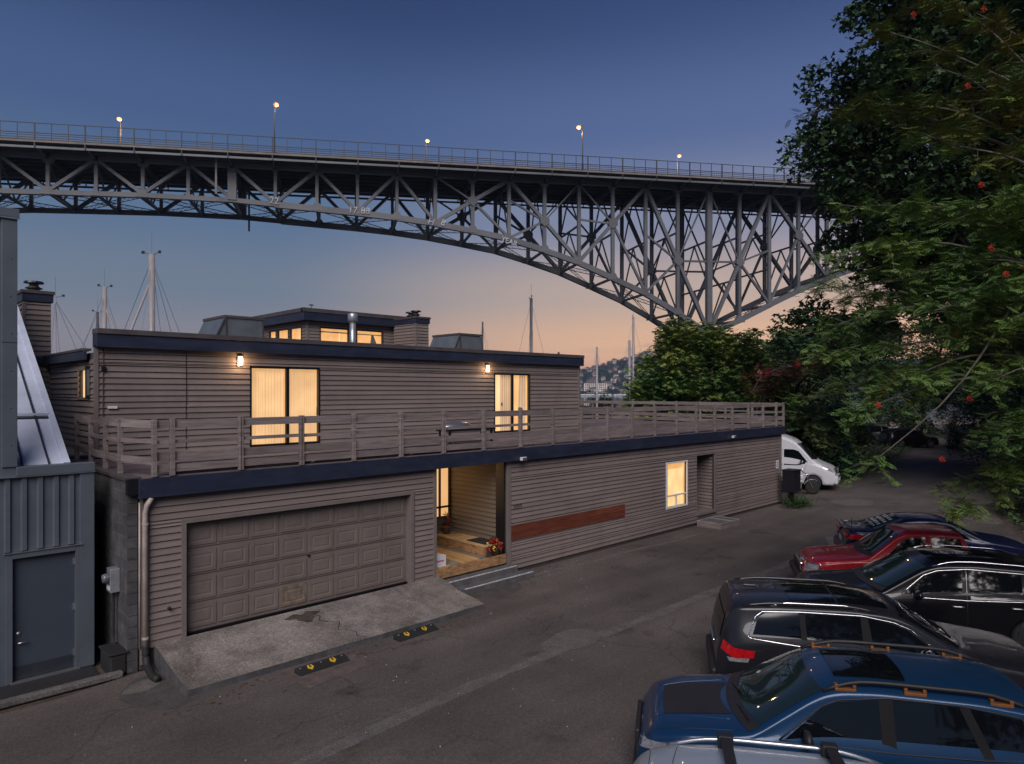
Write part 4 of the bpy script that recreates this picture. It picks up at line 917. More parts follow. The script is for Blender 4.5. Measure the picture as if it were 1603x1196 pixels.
b = MB()
for i in range(int((tR-tL)/.42)):
    t = tL+i*.42; b.box(t-.02,-4.68,RT(t)-2.45,t+.02,-4.64,RT(t)-1.45)
tag(b.build('baluster_row', M['steel'], B), kind='stuff')
for z0, off, t in ((lc(38.4), 0, 38.4), (lc(38.4), 11, 38.4)):
    obj('pier_leg', MB().prism([(-2.2,-1.6),(2.2,-1.6),(2.2,1.6),(-2.2,1.6)], -5.5, z0-.2).mesh(M['deckconc']), B, (t,off,0))
MB().box(36.6,1.6,8,40.2,9.4,11).build('pier_beam', M['deckconc'], B)
for t, off in ((-48,-2.3), (-45,12.2)):                                   # drain pipes / maintenance ladder hanging from the deck
    MB().box(t-.15,off-.15,RT(t)-11.0 if off > 5 else RT(t)-8.6,t+.15,off+.15,RT(t)-2.6).build('drain_duct', M['steel'], B)
for s, t, z in (('22', node(5)-.9, lc(node(5))+.3), ('17', node(7)-1.5, lc(node(7))+.15), ('88', node(7)+.5, lc(node(7))+.1), ('H', node(9)-1.4, lc(node(9))+.1), ('8', node(9)+.8, lc(node(9))), ('YEAR', node(11)-1.6, lc(node(11))-.3)):
    text('graffiti', s, 1.5 if len(s) < 4 else 1.25, M['chalk'], B, (t,-.56,z-.2), (R(90),R(3) if t < -20 else R(16),0), .02)
# street lamps on the bridge
def rail_pt(t, off): 
    c, s = math.cos(B.rotation_euler[2]), math.sin(B.rotation_euler[2]); return (bx+c*t-s*off, by+s*t+c*off)
for t, off, zt, lb in ((-39.2,-4.5,50.0,'tall lit street lamp on the near side of the bridge, left'), (11.5,-4.5,51.1,'tall lit street lamp on the near side of the bridge, right'),
                   (-66.5,15.6,51.9,'lit bridge lamp farthest left, its head just above the fence'), (-13.3,15.6,52.8,'lit bridge lamp at mid span between the two tall poles'), (40,15.6,54.3,'lit bridge lamp farthest right, above the pier')):
    x, y = rail_pt(t, off); sgn = 1 if off < 0 else -1
    T = thing('street_lamp', lb, 'street lamp', (x,y,RT(t)-2.6), B.rotation_euler[2], group='lit street lamps along the bridge')
    h_ = zt-(RT(t)-2.6)
    MB().tube([(0,0,0),(0,0,h_*.6),(0,0,h_-.1)], [.13,.10,.07], 8).build('pole', M['steel'], T, True); MB().tube([(0,0,h_-.15),(-.1 if t > 0 else .1, sgn*.5,h_+.15),(-.25 if t > 0 else .15,sgn*1.2,h_+.15)], .05, 6).build('arm', M['steel'], T)
    MB().lathe([(.0,-.34),(.32,-.2),(.42,0),(.30,.18),(.0,.25)], 14).build('lamp_shade', M['streetglow'], T, True, loc=(-.25 if t > 0 else .15,sgn*1.3,h_))
    l = bpy.data.lights.new('lamp_light', 'POINT'); l.energy = 900; l.color = (1,.45,.16); l.shadow_soft_size = .4; obj('lamp_light', l, T, (-.25 if t > 0 else .15,sgn*1.3,h_-.9))

# ------------------------------------------------------------------ sailboats behind the house
def sailboat(label, X, Y, ztop, r, dark=False, stays=((1,.6),(-1,.6)), boom=False, spreaders=2, heading=0., furl=None, head=True):
    x, y = cw(X, Y); T = thing('sailboat', label, 'sailboat', (x,y,-5.3), heading, 'sailboats moored behind the house')
    m = M['mastdark'] if dark else M['mast']; h_ = ztop+5.3; b = MB(); L = h_*.72; n = 14
    for i in range(n+1):
        t = i/n; w = L*.15*math.sin(math.pi*min(1, .12+t*.88))**.7 if t < 1 else .05; sheer = .9+.5*(2*t-1)**2
        for yy, zz in ((-w,sheer),(-w*.8,.25),(0,-.2),(w*.8,.25),(w,sheer)): b.v.append((-L/2+L*t, yy, zz))
    for i in range(n):
        for j in range(4): k = i*5+j; b.f.append((k, k+5, k+6, k+1))
        b.f.append((i*5+4, i*5+9, i*5+5, i*5))
    b.build('hull', M['whitepaint'], T, True); bevel(MB().box(-L*.2,-L*.07,.8,L*.12,L*.07,1.35).build('cabin', M['whitepaint'], T), .1)
    MB().tube([(0,0,.6),(0,0,h_)], r, 10).build('mast', m, T, True)
    for sx, fr in stays: MB().tube([(0,0,h_*.985),(sx*L*.48*fr/.6,0,1.2)], max(.012, r*.07), 4).build('stay', M['rope'], T)
    for sy in (-1, 1): MB().tube([(0,0,h_*.985),(0,sy*L*.13,h_*.6),(0,sy*L*.14,1.)], max(.010, r*.05), 4).build('shroud', M['rope'], T)
    for k in range(spreaders): zz = h_*(.4+.28*k); MB().tube([(0,-L*.10,zz),(0,0,zz+.1),(0,L*.10,zz)], max(.03, r*.25), 5).build('spreader', m, T)
    if furl: MB().tube([(0,0,h_*.93),(furl*L*.47,0,1.4)], r*.42, 8).build('furled_sail', M['mast'], T, True)
    if boom: MB().tube([(0,0,2.2),(-L*.38,0,2.3)], r*.8, 8).build('boom', m, T)
    if head:
        MB().tube([(-.38,0,h_+.12),(0,0,h_-.05),(.35,.1,h_+.08)], .014, 4).build('masthead_arm', M['black'], T); MB().box(.33,.06,h_+.02,.48,.10,h_+.16).build('wind_vane', M['black'], T); MB().box(-.46,-.03,h_+.06,-.34,.03,h_+.20).build('anemometer', M['black'], T)
        MB().tube([(0,0,h_-.1),(0,0,h_+1.2)], .012, 4).build('antenna', M['rope'], T)
    return T
F_ = 1069.
pxs = lambda px, Y: (px-801)/F_*Y
hd = math.atan2(-CU[1], CU[0])
sailboat('sailboat with thick pale mast and furled sail left of the roof skylight', pxs(237,35), 35, 11.9, .155, heading=hd+math.pi, furl=1, stays=((-1,.6),(-1,.42),(1,.62)), spreaders=0)
sailboat('sailboat with pale mast just left of the tallest thick mast', pxs(163,46), 46, 11.9, .15, heading=hd, furl=1, stays=((-1,.6),(1,.5)), spreaders=0)
sailboat('sailboat whose short thin mast peeps out beside the pale double mast', pxs(152,58), 58, 11.6, .10, heading=hd, stays=((-1,.8),), spreaders=1, dark=True)
sailboat('sailboat with faint thin mast right behind the left chimney', pxs(86,42), 42, 10.7, .045, heading=hd+.3, stays=((1,.9),(1,.6)), spreaders=0)
sailboat('sailboat with short dark mast by the right roof skylight', pxs(755,72), 72, 12.2, .09, True, heading=1.2, head=False)
sailboat('sailboat with tall dark mast rising over the right half of the roof', pxs(831,56), 56, 12.5, .12, True, heading=.9, spreaders=1)
sailboat('sailboat with thin mast just right of the house roof corner', pxs(934,70), 70, 9.4, .11, heading=.4, head=False)
sailboat('sailboat with pale mast left of the tallest mast by the round tree', pxs(985,66), 66, 9.8, .12, heading=.8, head=False)
sailboat('sailboat with the tallest mast close beside the round tree', pxs(991,74), 74, 12.9, .13, heading=.5)

# ------------------------------------------------------------------ far shore: hillside, houses, marina
def hill_h(X, Y):
    pk = float(np.interp(X, [-2500,-900,0,200,290,380,420,470,560,700,900,1400,2500], [70,60,50,66,82,104,116,108,112,114,110,100,60]))
    t = (Y-1500)/700.; t = max(0, min(1, t)); s = t*t*(3-2*t)
    return -5.3+6*min(1,max(0,(Y-1500)/20.))+pk*s+4*math.sin(X*.021)*s+3*math.sin(X*.057+Y*.01)*s
M['hill'] = mat('wooded_hillside', (.030,.045,.040), .9, var=.3, vscale=.012)
b = MB(); HX = np.linspace(-2500, 2500, 126); HY = np.concatenate([np.linspace(1495, 2300, 40), [3200]])
for Y in HY:
    for X in HX: x, y = cw(X, Y); b.v.append((x, y, hill_h(X, min(Y, 2250)) if Y > 1496 else -6.5))
for j in range(len(HY)-1):
    for i in range(125): k = j*126+i; b.f.append((k, k+1, k+127, k+126))
tag(b.build('far_hillside', M['hill'], smooth=True), kind='structure')
M['farwall'] = [mat('far_house_wall_'+n, c, .8, var=.05) for n, c in (('white', (.70,.62,.56)), ('tan', (.50,.39,.30)), ('grey', (.34,.34,.38)), ('rose', (.45,.29,.23)))]
M['farroof'] = mat('far_house_roof', (.09,.075,.08), .8)
M['farglass'] = mat('far_window_glass', (.02,.03,.04), .2)
hm = []
for q in range(4):
    b = MB().box(-.5,-.5,-.6,.5,.5,1); n0 = len(b.f); b.v += [(-.56,-.56,1),(.56,-.56,1),(.56,.56,1),(-.56,.56,1),(-.3,0,1.55),(.3,0,1.55)]; k = 8
    b.f += [(k,k+1,k+5,k+4),(k+1,k+2,k+5),(k+2,k+3,k+4,k+5),(k+3,k,k+4)]; n1 = len(b.f)
    for i in range(4):
        for z in (.15, .6): b.quad((-.42+i*.23,-.51,z),(-.28+i*.23,-.51,z),(-.28+i*.23,-.51,z+.22),(-.42+i*.23,-.51,z+.22))
    me = b.mesh(M['farwall'][q], name='far_house'); me.materials.append(M['farroof']); me.materials.append(M['farglass'])
    for i, p in enumerate(me.polygons): p.material_index = 0 if i < n0 else (1 if i < n1 else 2)
    hm.append(me)
n = 0
hr = random.Random(5); tones = ('white', 'tan', 'grey', 'rose'); placed = []
while n < 96:
    Y = hr.uniform(1530, 2180); X = hr.uniform(.085, .30)*Y
    if any(abs(X-a)+abs(Y-c) < 24 for a, c in placed): continue
    placed.append((X, Y)); x, y = cw(X, Y); w = hr.uniform(8, 17); h_ = hr.uniform(4.5, 8.5); q = hr.choice((0,0,1,1,2,3))
    o = obj('hillside_house', hm[q], None, (x,y,hill_h(X,Y)+.5), (0,0,R(-44)+hr.uniform(-.5,.5)), (w*1.12,12,h_*1.1))
    side = 'left of the thin mast' if X/Y < .124 else ('between the masts' if X/Y < .172 else 'by the round tree'); lv = 'low' if Y < 1700 else ('midway' if Y < 1930 else 'high')
    tag(o, '%s house %s on the far hillside %s' % (tones[q], lv, side), 'house', '%s houses %s on the far hillside %s' % (tones[q], lv, side)); n += 1
x, y = cw(190, 1560)
T = thing('apartment_block', 'long pale apartment block with window rows low on the far hillside', 'building', (x,y,6), R(-44))
MB().box(-26,-8,-8,26,8,17).build('wall', M['farwall'][0], T); MB().box(-27,-9,17,27,9,18).build('roof', M['farroof'], T)
for i in range(11):
    for z in (1.5, 5.5, 9.5, 13.2): blk('window', -24+i*4.5, -8.3, z, -21+i*4.5, -8.01, z+2.2, M['farglass'], T)
x, y = cw(345, 1640)
T = thing('apartment_block', 'narrow pale tower block on the far hillside beside the tallest mast', 'building', (x,y,14), R(-44))
MB().box(-9,-8,-8,9,8,22).build('wall', M['farwall'][1], T); MB().box(-9.5,-8.5,22,9.5,8.5,23).build('roof', M['farroof'], T)
for i in range(4):
    for z in (1.5, 6, 10.5, 15): blk('window', -8+i*4.2, -8.3, z, -5.5+i*4.2, -8.01, z+2.2, M['farglass'], T)
bm_ = MB(); L = 1
bm_.v = [(-.5,-.15,.1),(.35,-.18,.1),(.5,0,.16),(.35,.18,.1),(-.5,.15,.1),(-.45,-.1,0),(.35,-.1,0),(.35,.1,0),(-.45,.1,0)]; bm_.f = [(0,1,2,3,4),(0,5,6,1),(1,6,2),(2,7,3),(6,7,2),(3,7,8,4),(0,4,8,5)]; bm_.box(-.3,-.1,.1,.15,.1,.26)
bmm = bm_.mesh(M['whitepaint'], name='moored_boat')
for i in range(34):
    X = (.09+.105*i/34+hr.uniform(-.001,.001))*1480; Y = 1470+hr.uniform(-60,10); x, y = cw(X, Y)
    s_ = 'left of the thin mast' if i < 11 else ('between the masts' if i < 27 else 'by the round tree')
    tag(obj('moored_boat', bmm, None, (x,y,-5.3), (0,0,R(-44)+hr.uniform(-.3,.3)), (hr.uniform(9,18),18,14)), 'tiny white boat moored along the far shore '+s_, 'boat', 'white boats moored at the far shore '+s_)
# floating home and low planting nearer the far side of the deck
x, y = cw(19, 120); T = thing('floating_home', 'dark brown hip roofed floating home beyond the deck railing', 'house', (x,y,-5.3), R(-40)); MB().box(-5,-4,0,5,4,6.3).build('wall', M['redwood'], T)
b = MB(); b.v = [(-5.8,-4.8,6.3),(5.8,-4.8,6.3),(5.8,4.8,6.3),(-5.8,4.8,6.3),(-4.5,0,8.6),(-1,0,8.6)]; b.f = [(0,1,5,4),(1,2,5),(2,3,4,5),(3,0,4),(3,2,1,0)]; b.build('roof', M['farroof'], T)
for i in range(4): blk('window', -4+i*2.2, -4.05, 2.2, -2.8+i*2.2, -4.01, 4.6, M['farglass'], T)
x, y = cw(14.6, 118); T = thing('floating_home', 'pale low floating home with white posts right of the house wall', 'house', (x,y,-5.3), R(-44)); MB().box(-4,-4,0,4,4,5.6).build('wall', M['farwall'][1], T); MB().box(-4.5,-4.5,5.6,4.5,4.5,6.3).build('roof', M['farroof'], T)
for i in range(6): blk('window', -3.6+i*1.25, -4.05, 2.2, -2.9+i*1.25, -4.01, 4.6, M['farwall'][0], T)

# ------------------------------------------------------------------ vehicles
M['glass'] = mat('tinted_car_glass', (.004,.005,.007), .03, var=.02, spec=.5)
M['glassg'] = mat('green_tint_windshield', (.012,.024,.024), .03, var=.02, spec=.75)
M['plastic'] = mat('dark_car_plastic', (.016,.016,.018), .55, var=.1)
M['pillar'] = mat('matte_black_pillar', (.008,.008,.010), .6, spec=.15)
M['taillight'] = mat('red_tail_lamp_lens', (.42,.008,.012), .12, var=.2, vscale=12, coat=.6)
M['headlight'] = mat('clear_headlamp', (.30,.31,.34), .12, .3, var=.3, vscale=20, coat=.8)
M['amber'] = mat('amber_lens', (.55,.16,.01), .2)
M['copper'] = mat('copper_rack_mount', (.26,.10,.025), .4, .3)
M['rim'] = mat('alloy_rim', (.22,.22,.24), .3, .8)
def paint(name, c, metal=.35, rough=.28): return mat(name, c, .32, metal*.6, var=.03, vscale=.6, spec=.25, coat=.45)
def smooth(xs, zs, k=5):
    z = np.array(zs); p = np.pad(z, k, mode='edge'); ker = np.ones(2*k+1); ker = ker/ker.sum(); s = np.convolve(p, ker, 'valid')
    return s
class Car:
    """body skin lofted from a roof profile, a belt line and a plan outline; x runs from the nose (0) to the tail (L)"""
    def __init__(s, name, label, L, Wd, prof, belt, pm, tum=.30, wheels=(.9,3.6), wr=.36, zbot=.22, r=.15, nose=.30, tail=.18, p=2.6, k=3, cat='car', group=None, arch=None):
        s.L, s.W, s.tum, s.r, s.p, s.zbot = L, Wd, tum, r, p, zbot
        n = int(L/.04)+1; s.X = np.linspace(0, L, n); s.n = n
        s.T = smooth(s.X, np.interp(s.X, *zip(*prof)), k); s.T[0] = prof[0][1]; s.T[-1] = prof[-1][1]
        s.Bt = smooth(s.X, np.interp(s.X, *zip(*belt)), k)
        s.Bt = np.minimum(s.Bt, s.T-.03)
        w = np.ones(n)*Wd/2
        a = np.clip((.75-s.X)/.75, 0, 1); w *= 1-nose*a**2.4
        a = np.clip((s.X-(L-.55))/.55, 0, 1); w *= 1-tail*a**2.4
        s.Wx = w
        zl = np.ones(n)*zbot
        for xw in wheels:
            d = np.abs(s.X-xw); rr = wr+.07; ok = d < rr; zl[ok] = np.maximum(zl[ok], wr*.96+np.sqrt(np.maximum(0, rr**2-d[ok]**2)))
        zl[:3] = zbot+.1; zl[-3:] = zbot+.1
        s.Zl = np.minimum(zl, s.Bt-.05)
        s.root = thing(name, label, cat, group=group)
        b = MB(); ns, nt_ = 9, 15
        for i in range(n):
            x = s.X[i]; pts = []
            for j in range(ns):
                z = s.Zl[i]+(s.Bt[i]-s.Zl[i])*j/(ns-1); pts.append((s.side(x, z), z))
            zc = s.zc(x); yc = s.yc(x); zt = s.top0(x)
            for j in range(1, 4): z = s.Bt[i]+(zc-s.Bt[i])*j/3; pts.append((s.side(x, z), z))
            for j in range(1, nt_):
                th = j/nt_*math.pi/2; pts.append((yc*max(0,math.cos(th))**(2/s.p), zc+(zt-zc)*math.sin(th)**(2/s.p)))
            half = [(y, z) for y, z in pts]+[(0., zt)]
            row = [(x, 0., s.Zl[i])]+[(x, y, z) for y, z in half]+[(x, -y, z) for y, z in half[-2::-1]]
            b.v += row; s.m = len(row)
        m_ = s.m
        for i in range(n-1):
            for j in range(m_): a = i*m_+j; c = i*m_+(j+1) % m_; b.f.append((a, c, c+m_, a+m_))
        b.f.append(tuple(range(m_-1, -1, -1))); b.f.append(tuple((n-1)*m_+j for j in range(m_)))
        s.body = b.build('body', pm, s.root, True)
        for xw in wheels: s.wheel(xw, wr)
    def ip(s, a, x): return float(np.interp(x, s.X, a))
    def top0(s, x): return s.ip(s.T, x)
    def zc(s, x): t, b = s.top0(x), s.ip(s.Bt, x); return t-min(s.r, (t-b)*.85)
    def yb(s, x, z):
        w = s.ip(s.Wx, x); bt = s.ip(s.Bt, x)
        if z <= bt:
            t = (z-s.zbot)/max(.05, bt-s.zbot); return w*(.955+.045*math.sin(min(1,max(0,t))*2.2)-.03*max(0,t-.75)*4*.5)
        return w*(.955+.045*math.sin(2.2)-.015)-s.tum*(z-bt)-.02*min(1,(z-bt)/.03)
    def yc(s, x): return s.yb(x, s.zc(x))
    def side(s, x, z):
        zc = s.zc(x); zt = s.top0(x)
        if z <= zc or zt-zc < 1e-4: return max(.02, s.yb(x, z))
        u = min(1, (z-zc)/(zt-zc)); return max(0, s.yc(x)*(1-u**s.p)**(1/s.p))
    def top(s, x, y):
        yc = max(.02, s.yc(x)); zc = s.zc(x); return zc+(s.top0(x)-zc)*max(0, 1-min(1, abs(y)/yc)**s.p)**(1/s.p)
    def pane(s, name, bot, top_, m, off=.006, sides=(-1,1), n=14, rows=5, parent=None):
        res = []
        for sd_ in sides:
            b = MB(); bx_ = [q[0] for q in bot]; tx = [q[0] for q in top_]
            def along(pl, t):
                d = [0]
                for a, c in zip(pl, pl[1:]): d.append(d[-1]+math.hypot(c[0]-a[0], c[1]-a[1]))
                u = t*d[-1]; return np.interp(u, d, [q[0] for q in pl]), np.interp(u, d, [q[1] for q in pl])
            for i in range(n+1):
                p0, p1 = along(bot, i/n), along(top_, i/n)
                for j in range(rows+1):
                    x = p0[0]+(p1[0]-p0[0])*j/rows; z = p0[1]+(p1[1]-p0[1])*j/rows; b.v.append((x, sd_*(s.side(x, z)+off), z))
            for i in range(n):
                for j in range(rows):
                    k = i*(rows+1)+j; q = (k, k+rows+1, k+rows+2, k+1); b.f.append(q if sd_ < 0 else q[::-1])
            o = b.build(name, m, parent or s.root, True); res.append(o)
        return res
    def deckpane(s, name, xa, xb, frac_a, frac_b, m, bow_a=0., bow_b=0., off=.007, nx=14, ny=18, parent=None, y0=-1., y1=1.):
        b = MB()
        for i in range(nx+1):
            t = i/nx
            for j in range(ny+1):
                v = y0+(y1-y0)*j/ny; x = xa+bow_a*v*v+(xb+bow_b*v*v-xa-bow_a*v*v)*t; fr = frac_a+(frac_b-frac_a)*t
                y = v*fr*s.yc(x); z = s.top(x, y); e = .02
                nx_ = -(s.top(x+e, y)-s.top(x-e, y))/(2*e); ln = math.sqrt(1+nx_*nx_); b.v.append((x+off*nx_/ln, y, z+off/ln))
        for i in range(nx):
            for j in range(ny): k = i*(ny+1)+j; b.f.append((k, k+ny+1, k+ny+2, k+1))
        return b.build(name, m, parent or s.root, True)
    def line(s, name, pts, r, m, sides=(-1,1), off=.004, k=5, dens=4, parent=None):
        for sd_ in sides:
            q = []
            for a, c in zip(pts, pts[1:]):
                for i in range(dens): t = i/dens; x, z = a[0]+(c[0]-a[0])*t, a[1]+(c[1]-a[1])*t; q.append((x, sd_*(s.side(x, z)+off), z))
            x, z = pts[-1]; q.append((x, sd_*(s.side(x, z)+off), z)); MB().tube(q, r, k).build(name, m, parent or s.root, True)
    def tline(s, name, pts, r, m, lift=.003, dens=6, k=5, mirror=False):
        for sg in ((1,-1) if mirror else (1,)):
            q = []
            for a, c in zip(pts, pts[1:]):
                for i in range(dens): t = i/dens; x, y = a[0]+(c[0]-a[0])*t, a[1]+(c[1]-a[1])*t; q.append((x, sg*y, s.top(x, y)+lift))
            x, y = pts[-1]; q.append((x, sg*y, s.top(x, y)+lift)); MB().tube(q, r, k).build(name, m, s.root, True)
    def rail(s, x0, x1, yf, m, h=.045, r=.018, mounts=None):
        for sg in (-1, 1):
            q = []
            for i in range(17):
                t = i/16; x = x0+(x1-x0)*t; y = yf*s.yc(x); l = h*min(1, 6*t, 6*(1-t)); q.append((x, sg*y, s.top(x, y)+.004+l))
            o = MB().tube(q, r, 8).build('roof_rail', m, s.root, True)
            if mounts:
                for xm in mounts:
                    y = yf*s.yc(xm); zt_ = s.top(xm,y); bevel(MB().box(xm-.11,sg*y-.035,zt_-.02,xm+.11,sg*y+.035,zt_+.012).box(xm-.11,sg*y-.03,zt_+.0121,xm-.075,sg*y+.03,zt_+h*.75).box(xm+.075,sg*y-.03,zt_+.0121,xm+.11,sg*y+.03,zt_+h*.75).build('rail_mount', M['copper'], s.root), .004)
    def wheel(s, x, r):
        for sg in (-1, 1):
            y = sg*(s.W/2-.13)
            w = obj('wheel', MB().lathe([(r*.72,-.11),(r*.93,-.115),(r,-.085),(r,.085),(r*.93,.115),(r*.72,.11)], 28, axis='y').mesh(M['tyre'], True), s.root, (x,y,r))
            rb = MB().lathe([(r*.70,-.09),(r*.70,.09)], 24, axis='y')
            for k in range(5):
                a = k*2*math.pi/5; rb.tube([(.03*math.cos(a),sg*.10,.03*math.sin(a)),(r*.66*math.cos(a),sg*.095,r*.66*math.sin(a))], .03, 5)
            rb.build('rim', M['rim'], w)
    def mirror(s, x, z, m, sides=(-1,1)):
        for sd_ in sides:
            y = sd_*(s.side(x, z)+.11); b = MB()
            for i in range(7):
                t = i/6-.5; w = math.sqrt(max(.02, 1-(2*t)**4)); 
                for j in range(8): a = j*math.pi/4; b.v.append((x+.05*w*math.cos(a)-.02, y+t*.22, z+.085*w*math.sin(a)+.05))
            for i in range(6):
                for j in range(8): k = i*8+j; k2 = i*8+(j+1) % 8; b.f.append((k, k2, k2+8, k+8))
            b.f.append(tuple(range(8))[::-1]); b.f.append(tuple(48+j for j in range(8))); b.build('wing_mirror', m, s.root, True)
    def place(s, x, y, hd_, ref=0.):
        """hd_: direction the nose points; (x,y) is where the point ref metres behind the nose, on the centre line, stands"""
        # local +x runs to the tail
        s.root.rotation_euler = (0,0,hd_+math.pi); c, s_ = math.cos(hd_+math.pi), math.sin(hd_+math.pi); s.root.location = (x-c*ref, y-s_*ref, .004)
LEFT = R(122.8)                                          # nose-in direction of the row (towards the left of the view)

def suv_common(c, sill, headr, xs_, m_trim, split, glass=None, seam=True):
    pass

# blue SUV, nose to the left
bl = paint('blue_metallic_paint', (.008,.040,.105), .4, .25)
c = Car('blue_suv', 'blue SUV with black hood patch, sunroof and copper roof rail mounts', 4.66, 1.83,
    [(0,.62),(.05,.86),(.16,.97),(.5,1.04),(1.15,1.10),(1.28,1.14),(1.95,1.56),(2.15,1.635),(2.6,1.665),(3.6,1.655),(4.15,1.60),(4.35,1.50),(4.56,1.12),(4.63,.95),(4.66,.6)],
    [(0,.58),(.1,.80),(.5,.93),(1.2,1.0),(2.5,1.03),(3.8,1.08),(4.4,1.08),(4.6,.9),(4.66,.58)], bl, tum=.34, wheels=(.95,3.62), wr=.37, r=.13)
c.deckpane('windshield', 1.22, 1.98, .90, .90, M['glassg'], .16, .07); c.deckpane('cowl', 1.07, 1.215, .94, .93, M['plastic'], .17, .16, .010)
c.deckpane('hood_decal', .30, 1.00, .50, .50, M['plastic'], .02, .10, .005)
c.deckpane('sunroof', 2.22, 2.98, .58, .62, M['glass'], .0, -.03, .006)
c.pane('side_window', [(1.62,1.06),(2.62,1.06)], [(2.02,1.40),(2.18,1.47),(2.62,1.53)], M['glass'])
c.pane('pillar_trim', [(2.60,1.055),(2.74,1.055)], [(2.60,1.535),(2.74,1.545)], M['pillar'], .008)
c.pane('side_window', [(2.74,1.06),(3.58,1.09)], [(2.74,1.54),(3.40,1.53)], M['glass'])
c.pane('pillar_trim', [(3.56,1.085),(3.66,1.09)], [(3.38,1.535),(3.48,1.53)], M['pillar'], .008)
c.pane('side_window', [(3.66,1.10),(4.16,1.15)], [(3.48,1.525),(3.95,1.47),(4.06,1.42)], M['glass'])
c.line('window_trim', [(1.56,1.045),(2.7,1.045),(3.6,1.075),(4.2,1.13)], .009, M['plastic']); c.line('window_trim', [(1.56,1.05),(2.02,1.415),(2.2,1.49),(2.7,1.55),(3.4,1.545),(3.95,1.485),(4.2,1.15)], .010, M['plastic'])
c.rail(2.05, 4.1, .90, M['plastic'], .07, .024, (2.28, 2.98, 3.80))
for pts in ([(2.68,1.05),(2.66,.5),(2.5,.32)], [(1.52,1.02),(1.42,.8),(1.42,.35)], [(3.62,1.08),(3.58,.8),(3.40,.45)]): c.line('door_seam', pts, .004, M['black'], off=.0)
c.line('door_handle', [(2.42,.93),(2.58,.93)], .016, bl, off=.02); c.line('door_handle', [(3.34,.96),(3.50,.96)], .016, bl, off=.02)
c.line('body_cladding', [(1.36,.42),(2.4,.34),(3.2,.42)], .05, M['plastic'], off=-.02)
c.mirror(1.86, 1.08, M['plastic'])
c.tline('hood_crease', [(.25,.42),(.7,.50),(1.1,.56)], .010, bl, -.001, mirror=True); c.tline('hood_seam', [(.12,.66),(.5,.74),(1.15,.78)], .004, M['black'], .0, mirror=True)
c.pane('headlight', [(.03,.70),(.42,.80)], [(.05,.80),(.50,.90)], M['headlight'], .010); c.pane('wheel_arch_trim', [(.48,.40),(.56,.60),(.95,.80),(1.34,.60),(1.42,.40)], [(.42,.42),(.50,.66),(.95,.87),(1.40,.66),(1.48,.42)], M['plastic'], .012)
for y in (-.25, .35): MB().tube([(1.18,y,c.top(1.18,y)+.02),(1.26,y-.42,c.top(1.3,abs(y-.42))+.025)], .010, 5).build('wiper', M['black'], c.root)
obj('badge', MB().lathe([(.03,0),(.03,.004)], 12).mesh(M['chalk']), c.root, (1.50,.42,c.top(1.50,.42)+.012), (0,R(-32),0))
bbox('grille', -.03, -.42, .48, .03, .42, .78, M['plastic'], c.root, .02); bbox('bumper', -.05, -.70, .26, .12, .70, .46, M['plastic'], c.root, .03)
c.place(*cw(1.62, 8.72), LEFT, 0)

# dark grey SUV, tail to the left
gr_ = paint('dark_grey_metallic_paint', (.014,.014,.019), 0, .3)
c = Car('dark_grey_suv', 'dark grey SUV with chrome window trim parked tail out, red tail lamp', 4.82, 1.94,
    [(0,.70),(.06,.92),(.2,1.02),(1.0,1.11),(1.32,1.16),(2.15,1.64),(2.4,1.70),(2.9,1.735),(3.9,1.725),(4.45,1.69),(4.66,1.65),(4.69,1.52),(4.74,1.25),(4.78,1.02),(4.80,.88),(4.82,.6)],
    [(0,.65),(.2,.93),(1.2,1.05),(2.5,1.09),(4.0,1.16),(4.55,1.16),(4.72,1.0),(4.82,.6)], gr_, tum=.33, wheels=(.92,3.84), wr=.39, r=.13, tail=.16)
c.deckpane('windshield', 1.34, 2.16, .90, .90, M['glass'], .18, .08); c.deckpane('sunroof', 2.32, 3.02, .70, .72, M['glass'], .03, 0, .006); c.deckpane('sunroof', 3.06, 3.72, .72, .72, M['glass'], 0, 0, .006)
c.deckpane('rear_window', 4.675, 4.765, .84, .90, M['glass'], -.01, -.02, .012, nx=6)
c.pane('side_window', [(1.70,1.12),(2.62,1.12)], [(2.16,1.45),(2.36,1.52),(2.70,1.58)], M['glass']); c.pane('side_window', [(2.76,1.12),(3.52,1.16)], [(2.78,1.585),(3.54,1.585)], M['glass']); c.pane('side_window', [(3.60,1.17),(4.30,1.22)], [(3.62,1.585),(4.10,1.56),(4.20,1.50)], M['glass'])
c.pane('pillar_trim', [(2.62,1.115),(2.76,1.115)], [(2.68,1.585),(2.78,1.585)], M['pillar'], .007); c.pane('pillar_trim', [(3.52,1.155),(3.60,1.16)], [(3.54,1.59),(3.62,1.59)], M['pillar'], .007)
c.line('chrome_trim', [(1.66,1.10),(2.7,1.10),(3.55,1.14),(4.30,1.20),(4.35,1.22),(4.24,1.50),(4.14,1.575),(3.6,1.60),(2.75,1.60),(2.34,1.54),(2.12,1.46),(1.66,1.11)], .010, M['chrome'])
c.rail(2.55, 4.40, .93, gr_, .03, .026); c.rail(2.75, 4.02, .945, M['chrome'], .052, .012)
c.pane('tail_lamp', [(4.28,.93),(4.55,.90),(4.74,.98)], [(4.26,1.03),(4.55,1.05),(4.70,1.12)], M['taillight'], .012); c.pane('reverse_lamp', [(4.36,.86),(4.62,.84)], [(4.34,.92),(4.66,.90)], M['headlight'], .010)
bbox('rear_bumper', 4.66, -.78, .42, 4.88, .78, .66, M['plastic'], c.root, .05); bbox('bumper_lip', 4.62, -.86, .30, 4.86, .86, .44, gr_, c.root, .05)
bbox('tailgate_chrome', 4.80, -.4, .93, 4.83, .4, .97, M['chrome'], c.root, .008)
